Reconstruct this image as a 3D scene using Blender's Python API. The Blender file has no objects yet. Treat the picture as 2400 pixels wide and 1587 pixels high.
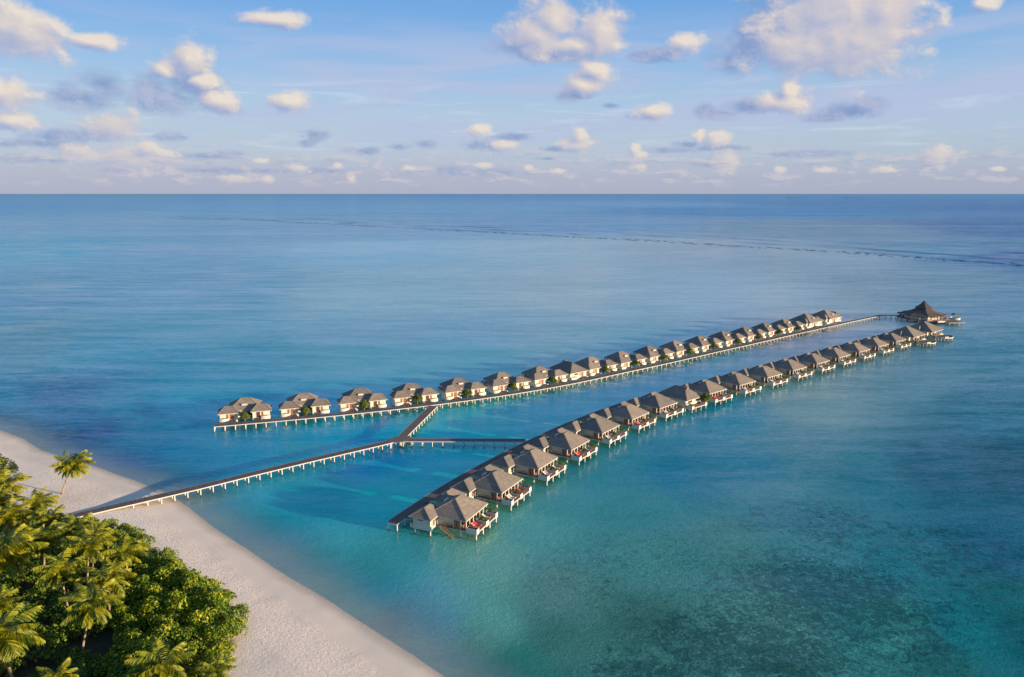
import bpy, math, random
import numpy as np
from mathutils import Vector, Matrix

R = math.radians
scene = bpy.context.scene
COL = scene.collection

# ------------------------------------------------------------------ camera
cam_d = bpy.data.cameras.new("camera")
cam = bpy.data.objects.new("camera", cam_d)
COL.objects.link(cam)
cam.location = (0, 0, 75)
cam.rotation_euler = (R(90 - 10.80), 0, 0)
cam_d.sensor_width = 36
cam_d.lens = 36 * 1780 / 2400
cam_d.clip_start = 1
cam_d.clip_end = 400000
scene.camera = cam

# ------------------------------------------------------------------ exposure, sun
scene.view_settings.view_transform = 'Standard'
scene.view_settings.look = 'None'
scene.view_settings.exposure = 1.25
scene.view_settings.gamma = 1
SUN_AZ, SUN_EL = -22.5, 8.0          # azimuth counted from +X towards +Y
sd = Vector((math.cos(R(SUN_EL)) * math.cos(R(SUN_AZ)), math.cos(R(SUN_EL)) * math.sin(R(SUN_AZ)), math.sin(R(SUN_EL))))
sl = bpy.data.lights.new("sun", 'SUN')
sl.energy = 4.6
sl.angle = R(0.9)
sl.color = (1.0, 0.76, 0.50)
sun = bpy.data.objects.new("sun", sl)
COL.objects.link(sun)
sun.rotation_euler = sd.to_track_quat('Z', 'Y').to_euler()
sun.location = (200, -100, 200)

# ------------------------------------------------------------------ node helpers
def lin(c):
    c = c / 255.0
    return c / 12.92 if c < .04045 else ((c + .055) / 1.055) ** 2.4
def rgb(r, g, b, k=1.0):
    return (lin(r) * k, lin(g) * k, lin(b) * k, 1)

class NT:
    def __init__(s, tree):
        s.t = tree; s.n = tree.nodes; s.l = tree.links
    def _set(s, inp, v):
        if isinstance(v, bpy.types.NodeSocket): s.l.new(v, inp)
        elif v is not None: inp.default_value = v
    def m(s, op, a, b=None, c=None, clamp=False):
        n = s.n.new('ShaderNodeMath'); n.operation = op; n.use_clamp = clamp
        s._set(n.inputs[0], a); s._set(n.inputs[1], b); s._set(n.inputs[2], c)
        return n.outputs[0]
    def v(s, op, a, b=None, out=0):
        n = s.n.new('ShaderNodeVectorMath'); n.operation = op
        s._set(n.inputs[0], a); s._set(n.inputs[1], b)
        return n.outputs[out]
    def comb(s, x, y, z=0.0):
        n = s.n.new('ShaderNodeCombineXYZ')
        s._set(n.inputs[0], x); s._set(n.inputs[1], y); s._set(n.inputs[2], z)
        return n.outputs[0]
    def sep(s, v):
        n = s.n.new('ShaderNodeSeparateXYZ'); s.l.new(v, n.inputs[0]); return n.outputs
    def mix(s, f, a, b, mode='MIX'):
        n = s.n.new('ShaderNodeMix'); n.data_type = 'RGBA'; n.blend_type = mode
        s._set(n.inputs['Factor'], f); s._set(n.inputs[6], a); s._set(n.inputs[7], b)
        return n.outputs[2]
    def noise(s, vec, scale, detail=3, rough=.5, dist=0, dim='3D', out=0):
        n = s.n.new('ShaderNodeTexNoise'); n.noise_dimensions = dim
        if vec is not None: s.l.new(vec, n.inputs['Vector'])
        n.inputs['Scale'].default_value = scale; n.inputs['Detail'].default_value = detail
        n.inputs['Roughness'].default_value = rough; n.inputs['Distortion'].default_value = dist
        return n.outputs[out]
    def ss(s, x, a, b, lo=0.0, hi=1.0):
        n = s.n.new('ShaderNodeMapRange'); n.interpolation_type = 'SMOOTHSTEP'
        s._set(n.inputs[0], x); s._set(n.inputs[1], a); s._set(n.inputs[2], b)
        s._set(n.inputs[3], lo); s._set(n.inputs[4], hi)
        return n.outputs[0]
    def ramp(s, f, stops, interp='LINEAR'):
        n = s.n.new('ShaderNodeValToRGB'); s.l.new(f, n.inputs[0]); cr = n.color_ramp; cr.interpolation = interp
        while len(cr.elements) > 1: cr.elements.remove(cr.elements[-1])
        cr.elements[0].position = stops[0][0]; cr.elements[0].color = stops[0][1]
        for p, c in stops[1:]:
            e = cr.elements.new(p); e.color = c
        return n.outputs[0]

def material(name):
    m = bpy.data.materials.new(name); m.use_nodes = True
    m.node_tree.nodes.clear()
    t = NT(m.node_tree)
    out = t.n.new('ShaderNodeOutputMaterial')
    return m, t, out
def principled(t, out, color, rough=.7, bump=None, bstr=.3, bdist=.05, spec=.5):
    p = t.n.new('ShaderNodeBsdfPrincipled')
    t._set(p.inputs['Base Color'], color); t._set(p.inputs['Roughness'], rough)
    p.inputs['Specular IOR Level'].default_value = spec
    if bump is not None:
        b = t.n.new('ShaderNodeBump'); b.inputs['Strength'].default_value = bstr; b.inputs['Distance'].default_value = bdist
        t.l.new(bump, b.inputs['Height']); t.l.new(b.outputs[0], p.inputs['Normal'])
    t.l.new(p.outputs[0], out.inputs[0])
    return p

# ------------------------------------------------------------------ world: sky and clouds
EXPK = 2 ** scene.view_settings.exposure
SKY_STRENGTH = 0.1
world = bpy.data.worlds.new("World"); scene.world = world; world.use_nodes = True
wt = NT(world.node_tree); wt.n.clear()
wout = wt.n.new('ShaderNodeOutputWorld'); bg = wt.n.new('ShaderNodeBackground'); wt.l.new(bg.outputs[0], wout.inputs[0])
bg.inputs[1].default_value = SKY_STRENGTH
KS = 1.0 / EXPK / SKY_STRENGTH
tc = wt.n.new('ShaderNodeTexCoord')
dirv = tc.outputs['Generated']
sky = wt.n.new('ShaderNodeTexSky'); sky.sky_type = 'NISHITA'; sky.sun_disc = False
sky.sun_elevation = R(SUN_EL); sky.sun_rotation = R(90 - SUN_AZ)
sky.air_density = 1.2; sky.dust_density = 1.5; sky.ozone_density = 2.0
dx, dy, dz = wt.sep(dirv)
az = wt.m('MULTIPLY', wt.m('ARCTAN2', dx, dy), 57.29578)        # degrees, 0 = +Y, right positive
el = wt.m('MULTIPLY', wt.m('ARCSINE', dz), 57.29578)
uv = wt.comb(az, el, 0.0)
elp = wt.m('DIVIDE', wt.m('MAXIMUM', el, 0.0), 90.0)
base = wt.ramp(elp, [(0.0, rgb(178, 184, 207, KS)), (.012, rgb(180, 187, 210, KS)), (.035, rgb(183, 200, 220, KS)), (.06, rgb(178, 202, 228, KS)),
                     (.095, rgb(152, 190, 232, KS)), (.13, rgb(118, 172, 230, KS)), (.17, rgb(98, 158, 222, KS)), (.3, rgb(92, 146, 208, KS)), (.6, rgb(98, 146, 200, KS)), (1.0, rgb(100, 145, 196, KS))])
# a little greyer and darker away to the right, as in the place
side = wt.ss(az, 8.0, 40.0)
base = wt.mix(wt.m('MULTIPLY', side, .35), base, wt.mix(1.0, base, (0.80, .90, .92, 1), 'MULTIPLY'))
skyc = wt.mix(.10, base, sky.outputs[0])
# high thin cloud streaks
wv = wt.comb(wt.m('MULTIPLY', az, .055), wt.m('MULTIPLY', el, .42), 3.0)
n1 = wt.noise(wv, 1.0, 5, .55, .6)
wv2 = wt.comb(wt.m('MULTIPLY', az, .10), wt.m('MULTIPLY', el, 1.1), 8.0)
n2 = wt.noise(wv2, 1.0, 4, .6, .8)
veil = wt.m('MULTIPLY', wt.ss(n1, .38, .60), wt.ss(el, 2.0, 5.0))
veil = wt.m('MULTIPLY', veil, wt.ss(el, 13.0, 8.5))
skyc = wt.mix(wt.m('MULTIPLY', veil, .75), skyc, rgb(182, 193, 224, KS))
st = wt.m('MULTIPLY', wt.ss(n2, .52, .72), wt.m('MULTIPLY', wt.ss(el, 1.5, 4.0), wt.ss(el, 9.5, 6.0)))
skyc = wt.mix(wt.m('MULTIPLY', st, .6), skyc, rgb(205, 219, 235, KS))

def px2ang(x, y):
    p = R(10.80); ux = (x - 1200) / 1780; uy = (793.5 - y) / 1780
    d = Vector((ux, math.cos(p) + uy * math.sin(p), -math.sin(p) + uy * math.cos(p))).normalized()
    return math.degrees(math.atan2(d.x, d.y)), math.degrees(math.asin(d.z))
PXD = 57.3 / 1780
# cloud puffs: direction (given through the frame), half width, half height; bright (cream) and dull (blue grey) ones
BR = [(50, 76, 72, 40), (5, 62, 60, 36), (5, 218, 42, 26), (440, 140, 34, 34), (385, 165, 26, 18), (470, 190, 26, 16), (268, 298, 48, 24),
      (300, 372, 80, 24), (345, 348, 18, 15), (180, 356, 26, 12), (240, 368, 50, 14), (1300, 45, 52, 44), (1262, 85, 62, 40), (1405, 78, 46, 44), (1350, 108, 70, 22), (1395, 165, 36, 20), (1365, 200, 38, 24),
      (1900, 110, 105, 50), (2010, 90, 100, 70), (1950, 40, 115, 75), (1960, 80, 120, 70), (2080, 25, 55, 50), (1870, 130, 60, 24), (1850, 213, 20, 22), (1825, 240, 48, 20), (1362, 322, 20, 16), (1350, 340, 34, 13),
      (1492, 350, 10, 11), (1500, 365, 16, 9), (1496, 388, 17, 10), (1640, 318, 12, 16), (1682, 330, 20, 18), (1705, 372, 30, 20), (1700, 395, 22, 10), (1125, 305, 22, 12), (1180, 340, 34, 11), (2200, 365, 24, 14),
      (1130, 388, 20, 7), (560, 420, 30, 8), (625, 420, 14, 8), (822, 416, 8, 8), (2078, 398, 18, 7), (2205, 392, 10, 8), (1825, 398, 12, 7), (610, 378, 16, 6), (700, 395, 20, 9), (790, 388, 12, 6), (960, 395, 14, 6), (1240, 392, 10, 5), (1310, 402, 16, 7), (1930, 400, 20, 6), (2340, 396, 12, 5),
      (215, 97, 42, 15), (675, 240, 40, 17), (515, 240, 42, 20), (1605, 100, 34, 17), (1530, 262, 32, 15), (35, 283, 40, 14), (640, 45, 60, 14), (2310, 8, 22, 12)]
DK = [(395, 232, 56, 26), (360, 205, 34, 26), (430, 195, 50, 34), (195, 232, 44, 22), (240, 198, 34, 24), (150, 322, 60, 11), (80, 335, 55, 9), (235, 318, 40, 14), (530, 255, 34, 12), (740, 320, 30, 13), (718, 335, 22, 9), (400, 320, 34, 9),
      (1240, 115, 70, 22), (1310, 130, 60, 14), (1800, 70, 66, 60), (1750, 120, 60, 40), (1715, 140, 40, 26), (1540, 128, 46, 14), (1500, 132, 26, 9), (1350, 225, 40, 12), (1650, 258, 26, 16), (1690, 268, 32, 10), (1755, 252, 52, 16),
      (1990, 262, 44, 14), (2045, 240, 24, 12), (1945, 275, 36, 9), (1150, 342, 52, 11), (1200, 322, 40, 9), (1310, 350, 42, 6), (1570, 352, 60, 6), (1610, 340, 30, 8), (1690, 347, 60, 6), (1510, 272, 30, 8), (70, 372, 60, 7), (480, 366, 60, 7), (540, 360, 26, 6),
      (560, 400, 110, 5), (280, 400, 34, 5), (1000, 338, 22, 8), (860, 354, 26, 7), (935, 345, 22, 7), (820, 350, 16, 5), (2170, 375, 26, 5), (1880, 360, 70, 6), (1080, 400, 50, 9), (1160, 405, 40, 8), (1430, 248, 20, 6), (1660, 385, 26, 5), (1280, 372, 26, 4), (15, 338, 26, 6), (750, 400, 60, 6)]
def field(puffs, extra=()):
    acc = None
    allp = [(px2ang(x, y), a * PXD, b * PXD) for x, y, a, b in puffs] + [((p[0], p[1]), p[2], p[3]) for p in extra]
    for (a0, e0), ra, re in allp:
        v = wt.v('SUBTRACT', uv, (a0, e0, 0))
        v = wt.v('MULTIPLY', v, (1 / (ra * 1.45), 1 / (re * 1.45), 0))
        ln = wt.v('LENGTH', v, out=1)
        if acc is None: acc = ln
        else:
            n = wt.n.new('ShaderNodeMath'); n.operation = 'SMOOTH_MIN'; wt.l.new(acc, n.inputs[0]); wt.l.new(ln, n.inputs[1]); n.inputs[2].default_value = .14
            acc = n.outputs[0]
    return wt.m('SUBTRACT', 1.0, acc)
# bright clouds overhead and outside the frame too (they light the place and show in the water)
EX_B = [(19.5, 17, 5, 2.6), (22, 14.6, 4.5, 2.5), (17, 22, 4, 2.4), (-60, 13, 8, 3), (60, 30, 14, 6), (-80, 30, 12, 6), (90, 12, 10, 4), (110, 25, 12, 6), (-120, 14, 14, 4), (160, 16, 14, 5), (48, 14, 6, 3)]
EX_D = [(12, 16, 4, 1.6)]
fb = field(BR, EX_B); fd = field(DK, EX_D)
LOFF = (.50, .42, 0)
uv0 = uv; uv = wt.v('ADD', uv0, LOFF); fb2 = field(BR, EX_B); uv = uv0
nz = wt.noise(wt.v('MULTIPLY', uv, (.42, .60, 1)), 1.0, 6, .50, .4)
nz2 = wt.noise(wt.v('MULTIPLY', wt.v('ADD', uv, LOFF), (.42, .60, 1)), 1.0, 6, .50, .4)
nzb = wt.noise(wt.v('MULTIPLY', uv, (2.0, 2.8, 1)), 1.0, 5, .55, .4)
nzb2 = wt.noise(wt.v('MULTIPLY', wt.v('ADD', uv, (.12, .10, 0)), (2.0, 2.8, 1)), 1.0, 5, .55, .4)
nn = wt.m('ADD', wt.m('MULTIPLY', wt.m('SUBTRACT', nz, .5), 1.7), wt.m('MULTIPLY', wt.m('SUBTRACT', nzb, .5), wt.ss(el, 1.0, 7.0, 1.5, .45)))
core = wt.ss(fb, .15, .65, 1.0, .35)
db = wt.ss(wt.m('ADD', fb, wt.m('MULTIPLY', nn, core)), -.10, .58); dd = wt.ss(wt.m('ADD', fd, nn), -.14, .78)
rel = wt.m('ADD', wt.m('MULTIPLY', wt.m('SUBTRACT', nz, nz2), 3.2), wt.m('MULTIPLY', wt.m('SUBTRACT', nzb, nzb2), .9))
relf = wt.m('MULTIPLY', wt.m('SUBTRACT', fb, fb2), wt.ss(el, 2.0, 8.0, .8, 2.4))
bmix = wt.m('ADD', .58, wt.m('ADD', wt.m('MULTIPLY', wt.m('MULTIPLY', rel, core), .62), wt.m('MULTIPLY', relf, .42)), clamp=True)
cb = wt.ramp(bmix, [(0, rgb(148, 166, 206, KS)), (.3, rgb(172, 180, 208, KS)), (.55, rgb(196, 194, 208, KS)), (.8, rgb(220, 209, 205, KS)), (1, rgb(236, 224, 210, KS))])
cd = wt.mix(wt.ss(rel, -.5, .7), rgb(118, 146, 194, KS), rgb(176, 182, 210, KS))
skyc = wt.mix(wt.m('MULTIPLY', dd, wt.ss(el, .5, 6.0, .5, .80)), skyc, cd)
skyc = wt.mix(wt.m('MULTIPLY', db, wt.ss(el, .5, 6.0, .62, .93)), skyc, cb)
# low far banks along the horizon
lowv = wt.comb(wt.m('MULTIPLY', az, .45), wt.m('MULTIPLY', el, 1.5), 21.0)
ln1 = wt.noise(lowv, 1.0, 6, .6, .3)
lowm = wt.m('MULTIPLY', wt.ss(el, .25, 1.1), wt.ss(el, 4.2, 1.6))
low = wt.m('MULTIPLY', wt.ss(ln1, .46, .62), lowm)
lown = wt.noise(wt.v('ADD', lowv, (.28, .35, 0)), 1.0, 6, .6, .3)
lowc = wt.mix(wt.ss(wt.m('SUBTRACT', ln1, lown), -.05, .09), rgb(165, 174, 200, KS), rgb(215, 205, 210, KS))
skyc = wt.mix(wt.m('MULTIPLY', low, .5), skyc, lowc)
wt.l.new(skyc, bg.inputs[0])
world.cycles.sampling_method = 'MANUAL'; world.cycles.sample_map_resolution = 512

# ------------------------------------------------------------------ mesh helpers
class MB:
    def __init__(s): s.v = []; s.f = []; s.mi = []
    def add(s, vs, fs, mi=0):
        o = len(s.v); s.v += [tuple(v) for v in vs]; s.f += [tuple(i + o for i in f) for f in fs]; s.mi += [mi] * len(fs); return s
    def box(s, x0, x1, y0, y1, z0, z1, mi=0):
        vs = [(x0, y0, z0), (x1, y0, z0), (x1, y1, z0), (x0, y1, z0), (x0, y0, z1), (x1, y0, z1), (x1, y1, z1), (x0, y1, z1)]
        return s.add(vs, [(0, 3, 2, 1), (4, 5, 6, 7), (0, 1, 5, 4), (1, 2, 6, 5), (2, 3, 7, 6), (3, 0, 4, 7)], mi)
    def bar(s, a, b, w, h, mi=0):
        a = Vector(a); b = Vector(b); d = (b - a).normalized()
        up = Vector((0, 0, 1)) if abs(d.z) < .95 else Vector((1, 0, 0))
        sx = d.cross(up).normalized() * (w / 2); sz = sx.cross(d).normalized() * (h / 2)
        vs = [a - sx - sz, a + sx - sz, a + sx + sz, a - sx + sz, b - sx - sz, b + sx - sz, b + sx + sz, b - sx + sz]
        return s.add(vs, [(0, 1, 2, 3), (7, 6, 5, 4), (0, 4, 5, 1), (1, 5, 6, 2), (2, 6, 7, 3), (3, 7, 4, 0)], mi)
    def tube(s, pts, rs, n=8, mi=0, cap=True):
        rings = []; o = len(s.v)
        for i, p in enumerate(pts):
            p = Vector(p); a = Vector(pts[max(0, i - 1)]); b = Vector(pts[min(len(pts) - 1, i + 1)]); d = (b - a).normalized()
            up = Vector((0, 0, 1)) if abs(d.z) < .9 else Vector((1, 0, 0))
            u = d.cross(up).normalized(); w = u.cross(d)
            for k in range(n):
                t = 2 * math.pi * k / n; s.v.append(tuple(p + (u * math.cos(t) + w * math.sin(t)) * rs[i]))
        for i in range(len(pts) - 1):
            for k in range(n):
                k2 = (k + 1) % n
                s.f.append((o + i * n + k, o + (i + 1) * n + k, o + (i + 1) * n + k2, o + i * n + k2)); s.mi.append(mi)
        if cap:
            s.f.append(tuple(o + k for k in range(n))); s.f.append(tuple(o + (len(pts) - 1) * n + k for k in reversed(range(n)))); s.mi += [mi, mi]
        return s
    def build(s, name, mats, parent=None, smooth=False):
        me = bpy.data.meshes.new(name); me.from_pydata(s.v, [], s.f)
        if not isinstance(mats, (list, tuple)): mats = [mats]
        for m in mats: me.materials.append(m)
        if len(mats) > 1: me.polygons.foreach_set('material_index', s.mi)
        if smooth: me.polygons.foreach_set('use_smooth', [True] * len(s.f))
        me.update()
        o = bpy.data.objects.new(name, me); COL.objects.link(o)
        if parent is not None: o.parent = parent
        return o
def tag(o, label=None, cat=None, group=None, kind=None):
    if label: o['label'] = label
    if cat: o['category'] = cat
    if group: o['group'] = group
    if kind: o['kind'] = kind
    return o
def empty(name, loc=(0, 0, 0), rz=0):
    o = bpy.data.objects.new(name, None); COL.objects.link(o); o.location = loc; o.rotation_euler = (0, 0, rz); o.empty_display_size = .5; return o
def copy_tree(o, parent=None):
    c = o.copy(); COL.objects.link(c); c.parent = parent
    if parent is None and 'label' in c: del c['label']
    for ch in list(o.children): copy_tree(ch, c)
    return c
KIDS = {}
def at(proto, used, loc, rz, label, group=None, scale=1.0):
    """first use moves the prototype itself, later ones copy it with its parts"""
    o = proto if not used[0] else copy_tree(proto)
    used[0] = True
    o.location = loc; o.rotation_euler = (0, 0, rz); o.scale = (scale,) * 3
    o['label'] = label
    if group: o['group'] = group
    return o
def mesh_np(name, V, F, mat, attrs=None, smooth=True):
    me = bpy.data.meshes.new(name)
    me.vertices.add(len(V)); me.vertices.foreach_set('co', V.astype(np.float32).ravel())
    k = F.shape[1]; me.loops.add(F.size); me.loops.foreach_set('vertex_index', F.astype(np.int32).ravel())
    me.polygons.add(len(F)); me.polygons.foreach_set('loop_start', np.arange(0, F.size, k, dtype=np.int32)); me.polygons.foreach_set('loop_total', np.full(len(F), k, dtype=np.int32))
    me.update(calc_edges=True)
    if smooth: me.polygons.foreach_set('use_smooth', np.ones(len(F), dtype=bool))
    for an, av in (attrs or {}).items():
        if av.ndim == 2:
            a = me.color_attributes.new(an, 'FLOAT_COLOR', 'POINT'); a.data.foreach_set('color', np.hstack([av, np.ones((len(av), 1))]).astype(np.float32).ravel())
        else:
            a = me.attributes.new(an, 'FLOAT', 'POINT'); a.data.foreach_set('value', av.astype(np.float32))
    me.materials.append(mat)
    o = bpy.data.objects.new(name, me); COL.objects.link(o); return o

# ------------------------------------------------------------------ shoreline, island profile
SHORE = np.array([(-900, 420), (-500, 330), (-300, 288), (-230, 268), (-190, 250), (-165.4, 235.4), (-152.2, 226.3), (-139.9, 215.5), (-129.1, 209.6), (-117.8, 202.9), (-99.6, 191.0), (-88.5, 183.1), (-79.6, 174.7), (-68.3, 162.4),
                  (-54.0, 148.9), (-39.4, 135.1), (-25.9, 122.7), (-19.1, 116.1), (-10.7, 107.9), (-1, 98), (12, 83), (30, 58), (60, 10), (100, -80), (140, -400)], float)
def shore_dist(X, Y):
    """signed distance to the shoreline, positive on the island"""
    best = np.full(X.shape, 1e18); sg = np.ones(X.shape)
    for a, b in zip(SHORE[:-1], SHORE[1:]):
        d = b - a; L2 = d @ d
        t = np.clip(((X - a[0]) * d[0] + (Y - a[1]) * d[1]) / L2, 0, 1)
        qx = X - (a[0] + t * d[0]); qy = Y - (a[1] + t * d[1]); q = qx * qx + qy * qy
        cr = d[0] * (Y - a[1]) - d[1] * (X - a[0])
        m = q < best; best = np.where(m, q, best); sg = np.where(m, np.where(cr < 0, 1.0, -1.0), sg)
    return np.sqrt(best) * sg
def vnoise(X, Y, seed=0):
    """cheap smooth value noise"""
    xi = np.floor(X).astype(np.int64); yi = np.floor(Y).astype(np.int64); fx = X - xi; fy = Y - yi
    fx = fx * fx * (3 - 2 * fx); fy = fy * fy * (3 - 2 * fy)
    def h(i, j):
        n = (i * 374761393 + j * 668265263 + seed * 974711) & 0x7fffffff
        n = ((n ^ (n >> 13)) * 1274126177) & 0x7fffffff
        return ((n ^ (n >> 16)) & 0xffff) / 65535.0
    return (h(xi, yi) * (1 - fx) + h(xi + 1, yi) * fx) * (1 - fy) + (h(xi, yi + 1) * (1 - fx) + h(xi + 1, yi + 1) * fx) * fy
def beach_height(D, X, Y):
    wob = (vnoise(X / 9, Y / 9, 3) - .5) * .16 + (vnoise(X / 3.1, Y / 3.1, 5) - .5) * .05
    h = np.where(D < 0, D * .075, np.where(D < 7, D * .115, np.where(D < 16, .805 + (D - 7) * .075, 1.48 + np.clip((D - 16) * .01, 0, .35))))
    return h + wob * np.clip(D / 6 + .35, .25, 1)
def ground_z(x, y):
    X = np.array([float(x)]); Y = np.array([float(y)]); return float(beach_height(shore_dist(X, Y), X, Y)[0])
FOREST = np.array([(-400, 250), (-230, 238), (-175, 226), (-163, 224), (-146, 204), (-133, 192), (-122, 176), (-112.5, 166.5), (-104, 161), (-91, 160), (-83.5, 155), (-75, 147), (-69, 142.5), (-61, 135.5), (-53.5, 128.5), (-48.5, 122.5),
                   (-46, 117), (-45.5, 110), (-45, 98), (-38, 80), (-20, 55), (0, 0), (-50, -300), (-400, -300)], float)
def poly_dist(Pg, X, Y):
    best = np.full(X.shape, 1e18); ins = np.zeros(X.shape, bool); n = len(Pg)
    for i in range(n):
        a = Pg[i]; b = Pg[(i + 1) % n]; d = b - a
        t = np.clip(((X - a[0]) * d[0] + (Y - a[1]) * d[1]) / (d @ d), 0, 1)
        best = np.minimum(best, (X - a[0] - t * d[0]) ** 2 + (Y - a[1] - t * d[1]) ** 2)
        c = ((a[1] > Y) != (b[1] > Y)) & (X < (b[0] - a[0]) * (Y - a[1]) / (b[1] - a[1] + 1e-12) + a[0]); ins ^= c
    return np.sqrt(best) * np.where(ins, 1, -1)

# ------------------------------------------------------------------ ground materials
def mat_sand():
    m, t, out = material('sand')
    g = t.n.new('ShaderNodeNewGeometry').outputs['Position']
    ad = t.n.new('ShaderNodeAttribute'); ad.attribute_name = 'shore'
    af = t.n.new('ShaderNodeAttribute'); af.attribute_name = 'forest'
    D = ad.outputs['Fac']
    nA = t.noise(g, .12, 4, .6); nB = t.noise(g, 1.3, 5, .65); nC = t.noise(g, 1.7, 5, .68, .8)
    Dn = t.m('ADD', D, t.m('MULTIPLY', t.m('SUBTRACT', nA, .5), 3.5))
    wet = (.50, .42, .33, 1); drylow = (.69, .585, .465, 1); dry = (.78, .672, .565, 1)
    c = t.mix(t.ss(Dn, .4, 3.2), wet, drylow)
    c = t.mix(t.ss(Dn, 7.0, 10.5), c, dry)
    c = t.mix(t.ss(t.m('ADD', D, t.m('MULTIPLY', nB, .5)), 1.5, .2), c, (.43, .36, .285, 1))
    pits = t.ss(nC, .54, .70)                    # trampled sand: shade of small pits painted on the dry part
    pitm = t.m('MULTIPLY', pits, t.ss(Dn, 7.0, 10.0))
    c = t.mix(t.m('MULTIPLY', pitm, .5), c, (.50, .45, .42, 1))
    c = t.mix(t.m('MULTIPLY', t.ss(nB, .45, .75), .22), c, (.74, .66, .59, 1))
    lines = t.noise(t.v('MULTIPLY', t.comb(D, t.m('MULTIPLY', t.sep(g)[0], .06), 0.0), (1.4, 1, 1)), 1.0, 3, .6)   # tide lines
    c = t.mix(t.m('MULTIPLY', t.ss(lines, .55, .75), t.m('MULTIPLY', t.ss(D, 12., 7.), .18)), c, (.42, .34, .27, 1))
    soil = t.mix(t.noise(g, 1.7, 4, .7), (.030, .028, .016, 1), (.085, .070, .045, 1))
    fm = t.ss(t.m('ADD', af.outputs['Fac'], t.m('MULTIPLY', t.m('SUBTRACT', t.noise(g, .35, 4, .6), .5), 5.0)), .3, 2.2)
    c = t.mix(fm, c, soil)
    hgt = t.m('ADD', t.m('MULTIPLY', nC, .7), t.m('MULTIPLY', t.noise(g, 7.0, 3, .6), .3))
    hm = t.m('MULTIPLY', hgt, t.m('ADD', t.ss(Dn, 6.0, 10.0), .06))
    principled(t, out, c, .9, hm, 1.0, .45, .2)
    return m
SAND = mat_sand()

def axis(parts):
    a = []
    for lo, hi, st in parts: a += list(np.arange(lo, hi, st))
    return np.array(a + [parts[-1][1]])
gx = axis([(-900, -400, 50), (-400, -200, 10), (-200, -150, 2), (-150, -5, .6), (-5, 60, 3), (60, 150, 15)])
gy = axis([(-400, 40, 20), (40, 90, 3), (90, 240, .6), (240, 300, 3), (300, 440, 20)])
GX, GY = np.meshgrid(gx, gy)
D = shore_dist(GX, GY)
Z = np.clip(beach_height(D, GX, GY), -3.5, 3)
V = np.stack([GX.ravel(), GY.ravel(), Z.ravel()], 1)
nx, ny = len(gx), len(gy)
ii, jj = np.meshgrid(np.arange(nx - 1), np.arange(ny - 1)); a = (jj * nx + ii).ravel()
F = np.stack([a, a + 1, a + nx + 1, a + nx], 1)
keep = (D.ravel()[F] > -42).any(1); F = F[keep]
used_ = np.zeros(len(V), bool); used_[F.ravel()] = True; rm = np.cumsum(used_) - 1
V = V[used_]; F = rm[F]
fdist = poly_dist(FOREST, GX, GY).ravel()[used_]
beach = mesh_np('beach', V, F, SAND, {'shore': D.ravel()[used_], 'forest': fdist})
tag(beach, kind='structure')
# seabed further out, one sheet
def mat_plain(name, col, rough=.8):
    m, t, out = material(name); principled(t, out, col, rough); return m
sb = MB().box(-6000, 6000, -2000, 9000, -4.6, -4.4); sb_o = sb.build('seabed', mat_plain('seabed', (.30, .32, .26, 1))); tag(sb_o, kind='structure')

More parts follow.
